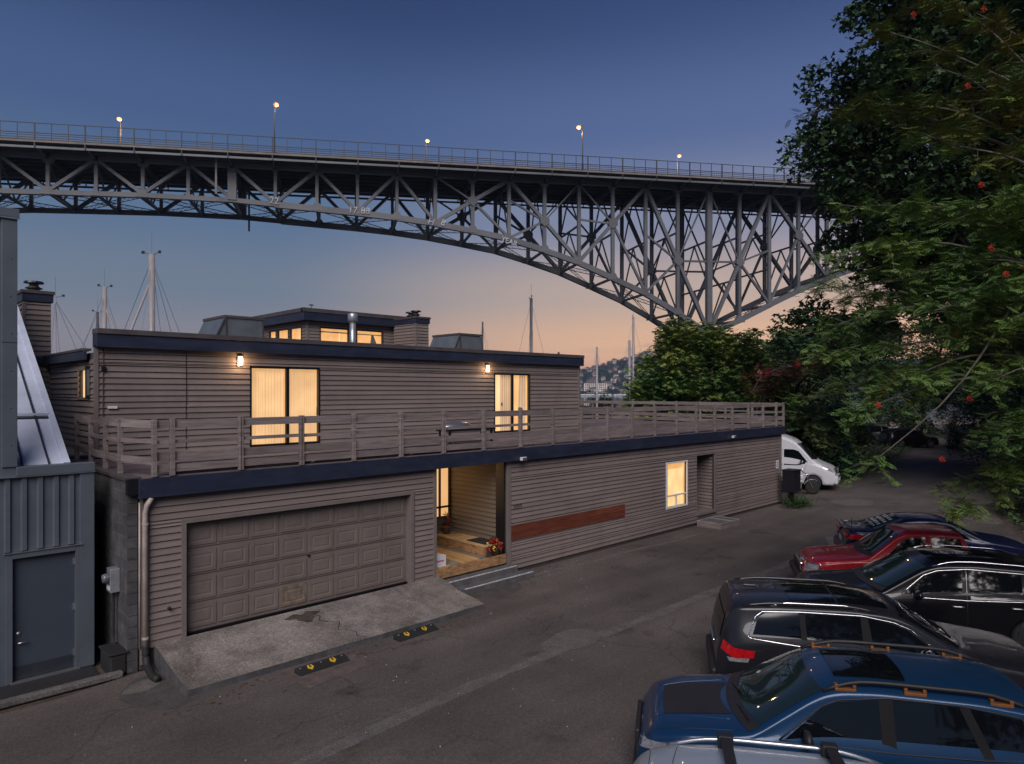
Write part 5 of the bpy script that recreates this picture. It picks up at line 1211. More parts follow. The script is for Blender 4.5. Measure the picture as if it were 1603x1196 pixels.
for pts in ([(2.70,1.10),(2.70,.5),(2.6,.34)], [(3.56,1.14),(3.56,.95),(3.44,.7),(3.32,.40)], [(1.6,1.08),(1.5,.8),(1.5,.35)]): c.line('door_seam', pts, .004, M['black'], off=0)
c.line('fuel_seam', [(4.05,1.05),(4.7,1.0)], .003, M['black'], off=0); c.line('door_handle', [(3.28,1.00),(3.50,1.00)], .018, M['chrome'], off=.025); c.line('door_handle', [(2.42,.98),(2.62,.98)], .018, M['chrome'], off=.025)
c.tline('roof_seam', [(2.34,-.6),(2.28,-.3),(2.26,0),(2.28,.3),(2.34,.6)], .006, gr_, .0); c.tline('roof_seam', [(4.40,-.6),(4.40,0),(4.40,.6)], .004, M['black'], 0)
c.mirror(1.95, 1.12, M['chrome']); bevel(MB().box(4.14,-.03,1.725,4.34,.03,1.77).build('antenna_fin', gr_, c.root), .012)
c.pane('wheel_arch_trim', [(3.36,.42),(3.46,.66),(3.84,.84),(4.22,.66),(4.32,.42)], [(3.30,.44),(3.40,.71),(3.84,.90),(4.28,.71),(4.38,.44)], M['plastic'], .012)
c.place(*cw(3.28, 11.2), LEFT+math.pi, 4.82)

# black SUV, nose to the left
bk = paint('black_paint', (.004,.004,.006), .2, .2)
c = Car('black_suv', 'glossy black SUV with chrome window line between grey SUV and red pickup', 4.95, 1.96,
    [(0,.70),(.06,.92),(.2,1.02),(1.1,1.10),(1.35,1.15),(2.15,1.62),(2.45,1.70),(3.0,1.73),(3.9,1.70),(4.5,1.60),(4.75,1.35),(4.90,1.0),(4.95,.6)],
    [(0,.65),(.2,.93),(1.2,1.02),(2.5,1.06),(4.0,1.12),(4.6,1.1),(4.95,.6)], bk, tum=.34, wheels=(.95,3.9), wr=.39, r=.14)
c.deckpane('windshield', 1.32, 2.12, .90, .90, M['glassg'], .18, .08); c.deckpane('cowl', 1.18, 1.315, .94, .93, M['plastic'], .19, .18, .010); c.deckpane('sunroof', 2.35, 3.6, .62, .62, M['glass'], .02, -.02, .006)
c.pane('side_window', [(1.72,1.08),(2.72,1.08)], [(2.18,1.44),(2.38,1.51),(2.78,1.56)], M['glass']); c.pane('side_window', [(2.86,1.08),(3.70,1.11)], [(2.88,1.565),(3.72,1.54)], M['glass']); c.pane('side_window', [(3.80,1.12),(4.40,1.20)], [(3.80,1.535),(4.20,1.46),(4.34,1.36)], M['glass'])
c.line('chrome_trim', [(1.95,1.055),(2.8,1.055),(3.75,1.09),(4.45,1.17),(4.36,1.38),(4.22,1.48),(3.8,1.555),(2.86,1.585),(2.36,1.53),(2.12,1.44),(1.72,1.10)], .009, M['chrome'])
c.line('chrome_bar', [(2.80,1.07),(2.84,1.57)], .008, M['alum']); c.rail(2.30, 4.35, .93, M['chrome'], .05, .014)
c.line('door_handle', [(2.55,.94),(2.74,.94)], .016, M['alum'], off=.02); c.line('door_handle', [(3.5,.97),(3.68,.97)], .016, M['alum'], off=.02); c.mirror(2.0, 1.07, bk)
for pts in ([(2.8,1.05),(2.8,.4)], [(3.76,1.1),(3.6,.5)]): c.line('door_seam', pts, .004, M['plastic'], off=0)
c.tline('hood_seam', [(.12,.70),(.6,.78),(1.25,.82)], .004, M['plastic'], 0, mirror=True); c.pane('headlight', [(.03,.74),(.40,.82)], [(.05,.84),(.48,.92)], M['headlight'], .010)
c.place(*cw(5.85, 14.1), LEFT-R(1), 0)

# red pickup, nose to the left
rd = paint('red_paint', (.33,.011,.018), .15, .25)
c = Car('red_pickup', 'red extended cab pickup truck with open dark bed, chrome ringed headlamp', 5.2, 1.76,
    [(0,.66),(.08,.88),(.3,.96),(1.25,1.06),(1.42,1.12),(2.02,1.60),(2.2,1.68),(2.9,1.70),(3.36,1.68),(3.44,1.58),(3.50,1.06),(3.56,1.045),(5.15,1.045),(5.2,.7)],
    [(0,.60),(.2,.84),(1.3,.98),(2.5,1.0),(3.45,1.0),(5.1,1.0),(5.2,.62)], rd, tum=.30, wheels=(.95,3.95), wr=.35, r=.10, nose=.24, tail=.05, k=2)
c.deckpane('windshield', 1.40, 2.04, .88, .88, M['glassg'], .14, .05); c.deckpane('cowl', 1.28, 1.395, .92, .92, M['plastic'], .15, .14, .008)
c.pane('side_window', [(1.70,1.04),(2.58,1.04)], [(2.06,1.44),(2.22,1.54),(2.58,1.58)], M['glass']); c.pane('side_window', [(2.68,1.04),(3.32,1.04)], [(2.68,1.58),(3.28,1.57)], M['glass']); c.deckpane('rear_window', 3.40, 3.48, .8, .84, M['glass'], 0, 0, .012, nx=5)
c.deckpane('bed_cavity', 3.64, 5.06, .80, .80, M['black'], 0, 0, .006); c.pane('bed_rail', [(3.56,1.005),(5.12,1.005)], [(3.56,1.03),(5.12,1.03)], rd, .012)
c.pane('headlight', [(.02,.66),(.30,.68)], [(.04,.84),(.34,.84)], M['headlight'], .012); c.pane('indicator', [(.10,.62),(.34,.62)], [(.12,.70),(.36,.72)], M['amber'], .018)
c.line('chrome_ring', [(.01,.63),(.32,.60),(.42,.70),(.36,.86),(.06,.88)], .012, M['chrome'], off=.012)
bevel(MB().box(-.12,-.78,.40,.12,.78,.58).build('front_bumper', M['plastic'], c.root), .05); bbox('grille', -.035, -.5, .60, .03, .5, .80, M['chrome'], c.root, .02); bbox('grille_inset', -.045, -.46, .63, -.03, .46, .77, M['plastic'], c.root, .004)
c.tline('hood_crease', [(.2,.42),(.7,.50),(1.3,.58)], .009, rd, -.001, mirror=True); c.line('door_seam', [(2.62,1.0),(2.62,.36)], .005, M['black'], off=0); c.line('door_seam', [(1.60,.98),(1.52,.4)], .005, M['black'], off=0); c.mirror(1.86, 1.02, rd); c.line('door_handle', [(2.42,.88),(2.56,.88)], .015, M['plastic'], off=.02)
c.pane('wheel_arch_trim', [(.50,.42),(.6,.66),(.95,.80),(1.30,.66),(1.40,.42)], [(.46,.44),(.55,.70),(.95,.84),(1.35,.70),(1.44,.44)], rd, .025)
c.place(*cw(7.05, 16.8), LEFT-R(2), 0)

# navy sedan, tail to the left
nv = paint('navy_paint', (.006,.010,.050), .3, .25)
c = Car('navy_sedan', 'dark navy sedan parked tail out with stickers and lettered rear window', 4.65, 1.80,
    [(0,.58),(.06,.74),(.3,.82),(1.1,.93),(1.28,.98),(2.05,1.38),(2.4,1.43),(2.8,1.43),(3.2,1.38),(4.0,1.08),(4.1,1.06),(4.55,1.05),(4.60,.98),(4.65,.6)],
    [(0,.55),(.3,.76),(1.2,.88),(2.5,.92),(4.0,.98),(4.55,.98),(4.65,.56)], nv, tum=.36, wheels=(.9,3.55), wr=.33, zbot=.18, r=.11, tail=.16, k=2)
c.deckpane('windshield', 1.26, 2.02, .88, .88, M['glassg'], .16, .06)
RW = c.deckpane('rear_window', 3.22, 4.0, .86, .90, M['glassg'], -.04, -.10); c.pane('side_window', [(1.6,.94),(2.5,.95)], [(2.05,1.24),(2.5,1.31)], M['glass']); c.pane('side_window', [(2.58,.95),(3.62,1.0)], [(2.58,1.31),(3.1,1.27),(3.4,1.16)], M['glass'])
c.line('chrome_trim', [(1.6,1.23-.30),(2.5,.935),(3.66,.99),(3.42,1.18),(3.1,1.29),(2.5,1.335)], .008, M['alum'])
c.pane('tail_lamp', [(4.18,.80),(4.58,.78)], [(4.10,.92),(4.60,.93)], M['taillight'], .010); bbox('tail_lamp', 4.585, -.74, .80, 4.64, -.30, .92, M['taillight'], c.root, .02); bbox('tail_lamp', 4.585, .30, .80, 4.64, .74, .92, M['taillight'], c.root, .02)
bbox('number_plate', 4.645, -.16, .62, 4.66, .16, .76, M['card'], c.root, .003); bevel(MB().box(4.50,-.68,1.05,4.66,.68,1.075).build('boot_lip', nv, c.root), .01); bbox('rear_bumper', 4.5, -.80, .30, 4.72, .80, .58, nv, c.root, .07)
for k, (xx_, w_, n_) in enumerate(((3.42,.44,4),(3.58,.50,5),(3.74,.52,5))):
    for i in range(n_):
        y = -w_+2*w_*(i+.5)/n_; z = c.top(xx_, abs(y)); o = MB().box(-.045,-.055,0,.045,.045,.002).build('window_lettering', M['card'], c.root); o.location = (xx_+.01, y, z+.014); o.rotation_euler = (0,R(22),0)
for i in range(14):
    y = -.5+i*.075; xx_ = 3.86+.03*(i % 2); MB().box(-.016,-.02,0,.016,.02,.002).build('checker_decal', M['card'], c.root, loc=(xx_,y,c.top(xx_,abs(y))+.016), rot=(0,R(22),0))
MB().box(-.06,-.06,0,.06,.06,.003).build('sticker', M['card'], c.root, loc=(4.40,-.62,c.top(4.40,.62)+.004)); MB().box(0,-.08,-.05,.004,.08,.05).build('sticker', M['chalk'], c.root, loc=(4.662,-.55,.70)); obj('round_sticker', MB().lathe([(.055,0),(.055,.003)], 14, axis='x').mesh(M['taillight']), c.root, (4.662,-.30,.69))
MB().tube([(4.40,.3,1.05),(4.42,.3,1.32)], .006, 4).build('aerial', M['black'], c.root); obj('aerial_ball', MB().lathe([(0,-.02),(.02,0),(0,.02)], 8).mesh(M['card']), c.root, (4.42,.3,1.33))
c.place(*cw(9.50, 19.75), LEFT+math.pi-R(3), 4.65)

# silver blue car at the very bottom, tail to the left
sv = paint('pale_silver_blue_paint', (.30,.36,.43), .4, .25)
c = Car('silver_suv', 'pale silver blue car with black roof rack bars at the bottom edge', 4.7, 1.86,
    [(0,.60),(.1,.86),(1.1,1.02),(1.3,1.08),(2.0,1.50),(2.3,1.60),(2.8,1.64),(3.6,1.63),(4.1,1.57),(4.40,1.47),(4.52,1.30),(4.62,1.0),(4.70,.6)],
    [(0,.55),(.2,.8),(1.2,.95),(2.5,1.0),(4.0,1.06),(4.5,1.02),(4.7,.56)], sv, tum=.33, wheels=(.95,3.7), wr=.36, r=.13, tail=.22)
c.deckpane('windshield', 1.28, 2.08, .90, .90, M['glass'], .16, .07); c.pane('side_window', [(1.7,1.03),(2.6,1.03)], [(2.15,1.38),(2.62,1.49)], M['glass']); c.pane('side_window', [(2.7,1.03),(3.5,1.06)], [(2.7,1.49),(3.48,1.49)], M['glass']); c.pane('side_window', [(3.58,1.07),(4.2,1.12)], [(3.56,1.485),(4.02,1.42)], M['glass'])
c.rail(2.25, 4.15, .92, M['alum'], .05, .020); c.tline('roof_seam', [(4.30,-.62),(4.33,0),(4.30,.62)], .004, M['black'], 0); c.tline('roof_seam', [(4.05,-.62),(4.10,-.3),(4.11,0),(4.10,.3),(4.05,.62)], .004, M['black'], 0)
for x in (2.72, 3.62):
    q = [(x, y, c.top(x, abs(y))+.085 if abs(y) < .5 else c.top(x, .5)+.075) for y in np.linspace(-.60,.60,9)]
    o = MB(); 
    for a, d in zip(q, q[1:]):
        n0 = len(o.v); o.v += [(a[0]-.045,a[1],a[2]-.015),(a[0]+.045,a[1],a[2]-.015),(a[0]+.045,a[1],a[2]+.015),(a[0]-.045,a[1],a[2]+.015),(d[0]-.045,d[1],d[2]-.015),(d[0]+.045,d[1],d[2]-.015),(d[0]+.045,d[1],d[2]+.015),(d[0]-.045,d[1],d[2]+.015)]; o.f += [(n0,n0+1,n0+5,n0+4),(n0+3,n0+7,n0+6,n0+2),(n0,n0+4,n0+7,n0+3),(n0+1,n0+2,n0+6,n0+5)]
    cb = o.build('crossbar', M['plastic'], c.root)
    for sg in (-1, 1): bevel(MB().box(x-.07,sg*.60-.05,c.top(x,.6)-.01,x+.07,sg*.60+.05,c.top(x,.5)+.105).build('crossbar_foot', M['plastic'], cb), .02)
b = MB(); b.v = [(3.86,-.025,0),(4.06,-.03,0),(4.06,.03,0),(3.86,.025,0),(4.05,0,.10),(4.03,0,.105)]; b.f = [(0,1,4,5),(1,2,4),(2,3,5,4),(3,0,5),(3,2,1,0)]; b.build('antenna_fin', M['white'], c.root, loc=(-.02,0,c.top(3.96,0)))
c.place(*cw(.80, 5.98), LEFT+math.pi+R(1), 4.7)

# far cars by the bend
def farcar(label, x, y, hd_, pm, L=4.7, H_=1.68):
    c = Car('parked_car', label, L, 1.88, [(0,.62),(.1,.90),(1.1,1.02),(1.3,1.08),(2.0,H_*.92),(2.5,H_),(3.6,H_-.02),(4.3,H_*.85),(L-.1,1.0),(L,.6)], [(0,.58),(.2,.8),(1.2,.95),(3,1.0),(4.3,1.0),(L,.58)], pm, tum=.32, r=.13)
    c.deckpane('windshield', 1.3, 2.0, .9, .9, M['glass'], .1, .05); c.deckpane('rear_window', 4.0, 4.45, .85, .9, M['glass'], 0, -.05)
    c.pane('side_window', [(1.7,1.04),(2.6,1.04)], [(2.1,H_*.86),(2.6,H_*.90)], M['glass']); c.pane('side_window', [(2.7,1.04),(3.9,1.06)], [(2.7,H_*.90),(3.7,H_*.88)], M['glass']); c.place(x, y, hd_, L/2)
farcar('black car parked by the far bend of the road', 61.6, 5.4, R(-40), bk)
farcar('grey car half hidden behind the black one at the bend', 63.8, 8.4, R(-40), paint('grey_car_paint', (.12,.12,.125)), 4.8, 1.9)

# white van, nose to the right
wh = paint('white_van_paint', (.50,.51,.54), 0, .35)
c = Car('white_van', 'white high roof van parked beyond the end of the house, nose right', 5.9, 2.0,
    [(0,.72),(.05,1.02),(.15,1.12),(.75,1.36),(.92,1.44),(1.62,2.22),(1.95,2.48),(2.5,2.68),(3.2,2.74),(5.7,2.74),(5.88,2.5),(5.9,.7)],
    [(0,.66),(.2,1.0),(.9,1.26),(1.6,1.32),(3,1.34),(5.7,1.34),(5.9,.68)], wh, tum=.10, wheels=(1.0,4.4), wr=.36, zbot=.30, r=.22, nose=.22, tail=.03, p=3.2, k=3)
c.deckpane('windshield', .92, 1.66, .93, .88, M['glass'], .14, .10, .010)
c.pane('side_window', [(1.22,1.34),(1.75,1.20),(2.35,1.20)], [(1.66,1.90),(1.9,1.98),(2.35,1.98)], M['glass']); c.line('door_seam', [(1.30,1.3),(1.42,.9),(1.5,.45)], .006, M['plastic'], off=0); c.line('door_seam', [(2.42,2.0),(2.42,.4)], .006, M['plastic'], off=0)
c.pane('headlight', [(.10,.92),(.55,1.12)], [(.10,1.08),(.62,1.26)], M['headlight'], .012); bbox('grille', -.03, -.42, .86, .06, .42, 1.14, M['plastic'], c.root, .03)
for z in (.93, 1.0, 1.07): bbox('grille_slat', -.045, -.38, z-.008, -.03, .38, z+.008, M['alum'], c.root, .002)
E_ = obj('emblem', MB().lathe([(.085,0),(.10,0),(.10,-.012),(.085,-.012)], 20, axis='x').mesh(M['chrome']), c.root, (-.045,0,1.0))
for a in (90, 210, 330): MB().tube([(-.052,0,1.0),(-.052,.088*math.cos(R(a)),1.0+.088*math.sin(R(a)))], .008, 4).build('emblem_arm', M['chrome'], c.root)
bevel(MB().box(-.10,-.80,.34,.14,.80,.74).build('front_bumper', wh, c.root), .07); bbox('number_plate', -.115, -.26, .50, -.10, .26, .62, M['card'], c.root, .004); bbox('lower_grille', -.112, -.5, .64, -.095, .5, .76, M['plastic'], c.root, .01)
c.pane('wheel_arch_trim', [(.5,.40),(.62,.72),(1.0,.88),(1.38,.72),(1.5,.40)], [(.44,.42),(.55,.78),(1.0,.96),(1.45,.78),(1.56,.42)], wh, .03); c.mirror(1.55, 1.36, M['plastic'])
obj('marker_lamp', MB().box(-.04,-.03,0,.04,.03,.02).mesh(M['black']), c.root, (2.0,.25,c.top(2.0,.25)+.0), (0,R(-20),0))
c.place(*cw(16.15, 33.9), R(-44.2)-R(30), 0)

# motorcycle in front of the van
T = thing('motorcycle', 'white motorcycle with chrome wheels beside the black mailboxes', 'motorcycle', (*cw(13.5,32.6),0), R(-62))
for x in (-.72, .78):
    w = obj('wheel', MB().lathe([(.24,-.05),(.31,-.05),(.33,0),(.31,.05),(.24,.05)], 22, axis='y').mesh(M['tyre'], True), T, (x,0,.33)); rb = MB().lathe([(.20,-.03),(.24,-.03),(.24,.03),(.20,.03)], 18, axis='y')
    for k in range(9): a = k*2*math.pi/9; rb.tube([(0,0,0),(.22*math.cos(a),0,.22*math.sin(a))], .012, 4)
    rb.build('rim', M['chrome'], w)
bevel(MB().prism([(-.25,-.14),(.35,-.14),(.45,0),(.35,.14),(-.25,.14)], .70, .92).build('fuel_tank', wh, T), .05); bevel(MB().box(-.75,-.14,.66,-.2,.14,.78).build('seat', M['black'], T), .05); bevel(MB().box(-.25,-.16,.25,.3,.16,.65).build('engine', M['alum'], T), .04)
fd = MB(); n = 9
for i in range(n+1):
    a = R(20+140*i/n)
    for y in (-.09,.09): fd.v.append((.78+.38*math.cos(a), y, .33+.38*math.sin(a)))
for i in range(n): fd.f.append((2*i,2*i+1,2*i+3,2*i+2))
fd.build('front_fender', wh, T); 
for y in (-.08,.08): MB().tube([(.78,y,.33),(.45,y,1.0)], .025, 6).build('fork', M['chrome'], T)
MB().tube([(.30,-.38,1.08),(.42,-.15,1.02),(.42,.15,1.02),(.30,.38,1.08)], .016, 6).build('handlebar', M['chrome'], T); obj('headlight', MB().lathe([(.03,-.06),(.10,0),(.10,.05),(.0,.06)], 14, axis='x').mesh(M['chrome'], True), T, (.55,0,.92)); MB().tube([(-.1,.16,.3),(-.9,.18,.32)], .04, 8).build('exhaust', M['chrome'], T, True)
obj('mirror', MB().lathe([(.05,0),(.05,.01)], 10, axis='x').mesh(M['chrome']), T, (.30,-.36,1.2))

# mailboxes
mxp, myp = cw((1208-801)/F_*29.3, 29.3)
T = thing('mailbox_cluster', 'black cluster mailbox cabinet on a post at the end of the house', 'mailbox', (24.35,-.55,0), 0)
bevel(MB().box(-.34,-.30,.62,.34,.22,1.52).build('cabinet', M['mailblack'], T), .02); bevel(MB().box(-.37,-.33,1.52,.37,.25,1.56).build('cabinet_roof', M['mailblack'], T), .01); MB().box(-.07,-.12,0,.07,.06,.62).build('post', M['mailblack'], T)
for i in range(2):
    for z in range(5): bevel(MB().box(.342,-.26+.24*i,.67+.165*z,.352,-.04+.24*i,.82+.165*z).build('letter_door', M['mailblack'], T), .004); obj('lock', MB().lathe([(.012,0),(.012,.008)], 8, axis='x').mesh(M['alum']), T, (.353,-.08+.24*i,.75+.165*z))
for i, (px_, py_, lb) in enumerate(((18.2,-2.15,'round manhole cover in the road in front of the entry step'),)):
    T = thing('manhole_cover', lb, 'manhole cover', (px_,py_,.004)); MB().lathe([(.36,0),(.36,.008),(.33,.010)], 28).build('cover', M['patch_l'], T); obj('ring', MB().lathe([(.33,.0101),(.30,.013)], 28).mesh(M['patch_d']), T)

# ------------------------------------------------------------------ vegetation
def fastmesh(name, V, quads, m):
    me = bpy.data.meshes.new(name); nv, nf = len(V), len(quads)
    me.vertices.add(nv); me.vertices.foreach_set('co', np.asarray(V, 'f').ravel())
    me.loops.add(nf*4); me.loops.foreach_set('vertex_index', np.asarray(quads, 'i').ravel())
    me.polygons.add(nf); me.polygons.foreach_set('loop_start', np.arange(0, nf*4, 4, dtype='i')); me.polygons.foreach_set('loop_total', np.full(nf, 4, 'i'))
    me.update(calc_edges=True); me.materials.append(m); return me
def rhomb(cx, cy, dx, dy, L, w, fold=.12):
    """folded leaf blade from (cx,cy) along (dx,dy)"""
    l = math.hypot(dx, dy); dx /= l; dy /= l
    return [(cx,cy,0), (cx+dx*L*.45-dy*w, cy+dy*L*.45+dx*w, fold*w*2), (cx+dx*L, cy+dy*L, -.08*L), (cx+dx*L*.45+dy*w, cy+dy*L*.45-dx*w, fold*w*2)]
TPL = {}
TPL['oval'] = [rhomb(0,0,1,0,1,.24)]
TPL['maple'] = [rhomb(0,0,1,0,1,.26), rhomb(0,0,.55,.85,.78,.24), rhomb(0,0,.55,-.85,.78,.24)]
TPL['rosette'] = [rhomb(0,0,math.cos(a),math.sin(a),1,.20,.25) for a in np.arange(0,6.2,1.05)]
TPL['pinnate'] = [rhomb(.12+.14*k,0,.45,sg,(.30-.02*abs(k-2.5)),.048,.1) for k in range(6) for sg in (1,-1)]+[rhomb(.92,0,1,0,.26,.045)]
TPL['blade'] = [[(0,-.02,0),(.5,-.022,.0),(1,0,-.25),(.5,.022,0)]]
def leaves(name, P, kind, size, m, parent=None, up=.6, D=None, seed=0, droop=0.):
    r = np.random.RandomState(seed+len(P)); n = len(P); P = np.asarray(P)
    nrm = r.normal(size=(n,3)); nrm /= np.linalg.norm(nrm, axis=1)[:,None]; nrm[:,2] = np.abs(nrm[:,2]); nrm = nrm*(1-up)+np.array([0,0,1])*up; nrm /= np.linalg.norm(nrm, axis=1)[:,None]
    d = r.normal(size=(n,3)) if D is None else np.asarray(D)+r.normal(size=(n,3))*.45
    d[:,2] -= droop
    d -= nrm*(d*nrm).sum(1)[:,None]; d /= np.linalg.norm(d, axis=1)[:,None]+1e-9; e = np.cross(nrm, d)
    s = (size*r.uniform(.65, 1.25, n))[:,None,None]
    T = np.array(TPL[kind]).reshape(-1,3)                        # (4k,3)
    V = P[:,None,:]+s*(T[None,:,0:1]*d[:,None,:]+T[None,:,1:2]*e[:,None,:]+T[None,:,2:3]*nrm[:,None,:])
    V = V.reshape(-1,3); Q = np.arange(len(V)).reshape(-1,4)
    return obj(name, fastmesh(name, V, Q, m), parent)
def shell_points(r, c, rad, n, fill=.35, flat=1.0):
    d = r.normal(size=(n,3)); d /= np.linalg.norm(d, axis=1)[:,None]; k = 1-fill*r.uniform(0,1,n)**1.5
    return np.asarray(c)+d*k[:,None]*np.array([rad, rad, rad*flat])
leafmat('maple_leaves', [(0.010,0.024,0.013), (0.020,0.045,0.021), (0.036,0.072,0.029), (0.059,0.099,0.034)])
leafmat('rhodo_leaves', [(0.016,0.048,0.020), (0.039,0.094,0.030), (0.088,0.162,0.039), (0.210,0.248,0.046), (0.388,0.342,0.061)])
leafmat('rowan_leaves', [(0.037,0.088,0.031), (0.076,0.152,0.044), (0.143,0.236,0.057), (0.252,0.304,0.062)])
leafmat('rowan_yellow', [(0.049,0.089,0.028), (0.098,0.137,0.032), (0.157,0.167,0.038), (0.176,0.119,0.032)])
leafmat('dark_leaves', [(0.011,0.028,0.019), (0.025,0.053,0.030), (0.046,0.084,0.040)])
leafmat('shrub_leaves', [(0.024,0.059,0.026), (0.068,0.122,0.050), (0.131,0.184,0.078), (0.199,0.230,0.083)])
leafmat('red_leaves', [(.05,.022,.014), (.09,.028,.018), (.035,.030,.016)])
leafmat('ivy_leaves', [(0.017,0.041,0.020), (0.041,0.082,0.032), (0.076,0.122,0.044)])
M['berry'] = mat('orange_red_berries', (.40,.030,.014), .35, var=.15)
def tree(name, label, cat, base, crown, rad, rz, nclump, per, csize, kind, lsize, m, bark=None, seed=1, trunk_r=.3, group=None, up=.55, fill=.5, low=-1.0, bias=None):
    r = np.random.RandomState(seed); T = thing(name, label, cat, tuple(base), group=group); b0 = np.array(base); c0 = np.array(crown)-b0
    pts, tips = [], []
    for i in range(nclump):
        while True:
            d = r.normal(size=3); d /= np.linalg.norm(d)
            if d[2] > low: break
        k = .45+.55*r.uniform(0,1)**.5
        cc = c0+d*k*np.array([rad, rad, rz])*(1+.13*math.sin(d[0]*5+seed)*math.cos(d[1]*4)); tips.append(cc)
        pts.append(shell_points(r, cc, csize*r.uniform(.6,1.25), int(per*r.uniform(.6,1.3)), fill, .75))
    b = MB(); top = c0*np.array([1,1,.9]); tr = [(0,0,-.3), tuple(c0*[.1,.1,.35]), tuple(c0*[.4,.4,.7]), tuple(top)]
    b.tube(tr, [trunk_r*1.15, trunk_r, trunk_r*.7, trunk_r*.35], 10); b.build('trunk', bark or M['bark'], T, True)
    b = MB()
    for cc in tips[::2]:
        f = r.uniform(.35,.95); s0 = c0*np.array([f**1.5, f**1.5, f*.9]); md = (s0+cc)/2+np.array([0,0,-.05*rad])+r.normal(size=3)*.12*rad*.3
        b.tube([tuple(s0), tuple(md), tuple(cc)], [trunk_r*.28, trunk_r*.16, trunk_r*.04], 5, False)
    b.build('branches', bark or M['bark'], T, True)
    leaves('crown', np.vstack(pts), kind, lsize, MATS[m] if isinstance(m, str) else m, T, up, seed=seed)
    return T
def gz(x, y): return ground_z(x, y)
def W3(px, py, Y): X = (px-801)/1069.*Y; x, y = cw(X, Y); return (x, y, 4.9+(612-py)*Y/1069.)
# round tree behind the deck
x, y = cw(11.7, 43); tree('round_tree', 'dense round topped tree with yellow green leaf tips behind the deck', 'tree', (x,y,-.2), (x,y,4.7), 4.1, 4.6, 420, 62, .85, 'rosette', .19, 'rhodo_leaves', seed=3, trunk_r=.22, fill=.5)
x, y = cw(15.4, 43.5); tree('round_tree', 'smaller rounded bush tree at the right shoulder of the round tree', 'tree', (x,y,-.1), (x,y,4.0), 2.2, 3.1, 130, 60, .75, 'rosette', .20, 'rhodo_leaves', seed=4, trunk_r=.15)
x, y = cw(8.8, 42.0); tree('round_tree', 'lowest leafy shoulder at the left foot of the round tree', 'tree', (x,y,-.1), (x,y,3.0), 1.6, 2.7, 80, 60, .7, 'rosette', .20, 'rhodo_leaves', seed=5, trunk_r=.12)
# big dark maple
x, y = cw(21.1, 30); mbx, mby = cw(22.5, 29)
tree('maple_tree', 'huge dark maple filling the upper right against the dusk sky', 'tree', (mbx,mby,gz(mbx,mby)), (x,y,16.3), 6.9, 8.8, 520, 190, 1.3, 'maple', .24, 'maple_leaves', seed=8, trunk_r=.45, up=.35, low=-.95)
x, y = cw(14.2, 33.5); tree('maple_tree', 'dark low maple bough reaching over the van toward the bridge pier', 'tree', (*cw(17.8,45),0), (*cw(15.9,34.0),7.6), 2.9, 1.7, 50, 130, .8, 'maple', .22, 'maple_leaves', seed=9, trunk_r=.14, up=.35)
# dark trees along the bank and beyond the bend
bt = [((31.5,38),8.5,4.8,6,'dark_leaves','dark tree on the right bank just beyond the maple'), ((39.5,50),9.5,5.2,6.5,'dark_leaves','dark tree on the right bank far beyond the cars'), ((50,66),9.5,6,7.5,'dark_leaves','dark tree right of the far road bend'),
      ((35,72),8,7,7,'maple_leaves','broad dark tree closing the view behind the far cars'), ((24,62),6,6,6,'dark_leaves','dark tree behind the shrubs left of the road bend'), ((47,78),10,7,8,'dark_leaves','tall dark tree at the back right of the bend'), ((18.5,52),4.5,3.6,4.5,'shrub_leaves','loose green tree behind the white van'),
      ((27.5,30),5.5,3.6,5.0,'dark_leaves','dark tree at the right edge above the leaf covered bank')]
for i, ((X, Y), zc_, rr_, rz, lm, lb) in enumerate(bt):
    x, y = cw(X, Y); tree('bank_tree', lb, 'tree', (x,y,gz(x,y)), (x,y,gz(x,y)+zc_*.8), rr_, rz, 90, 170, 1.5, 'maple', .30 if Y > 45 else .24, lm, seed=20+i, trunk_r=.25, up=.4)
# shrubs: left of the road behind the van, and along the right bank
sh = [((16.2,39.5),2.2,2.6,'shrub_leaves','leafy shrub right behind the white van'), ((18.8,41.5),2.6,2.4,'shrub_leaves','pale leaved shrub right of the van bonnet'), ((21.0,44.0),2.2,2.2,'shrub_leaves','shrub at the road edge between van and far cars'), ((23.4,48.5),2.0,2.2,'dark_leaves','dark shrub nearest the far parked cars'), ((18.2,38.8),1.3,1.2,'dark_leaves','low dark shrub in front of the van nose'), ((14.8,46),2.8,3.0,'dark_leaves','dark shrub mass behind the van roof'),
      ((20.8,25.5),1.6,1.6,'dark_leaves','dark shrub on the right bank behind the parked sedan'), ((24.0,30.5),1.8,2.2,'dark_leaves','dark shrub at the bank foot under the maple'), ((26.5,36),2.0,2.4,'dark_leaves','dark shrub on the bank past the maple'), ((30,43),2.2,2.6,'dark_leaves','dark shrub on the bank halfway to the bend'), ((34.5,50),2.4,2.6,'dark_leaves','dark shrub on the outside of the bend'), ((39.5,58),2.6,2.8,'ivy_leaves','green shrub at the far outside of the bend'),
      ((23.0,23.2),1.9,2.0,'ivy_leaves','ivy covered mound at the right picture edge behind the cars'), ((34,64),3.0,2.4,'ivy_leaves','green bushes just behind the far parked cars'), ((40,74),5.5,5,'ivy_leaves','tall green thicket directly behind the black car at the bend'), ((47,80),6,6,'dark_leaves','dark thicket closing the lane right of the far cars'), ((30,72),5,5,'dark_leaves','dark thicket left of the far parked cars'), ((46,71),4.5,5,'ivy_leaves','green thicket where the lane disappears round the bend'), ((53,80),6,6,'ivy_leaves','green thicket farthest right beyond the bend')]
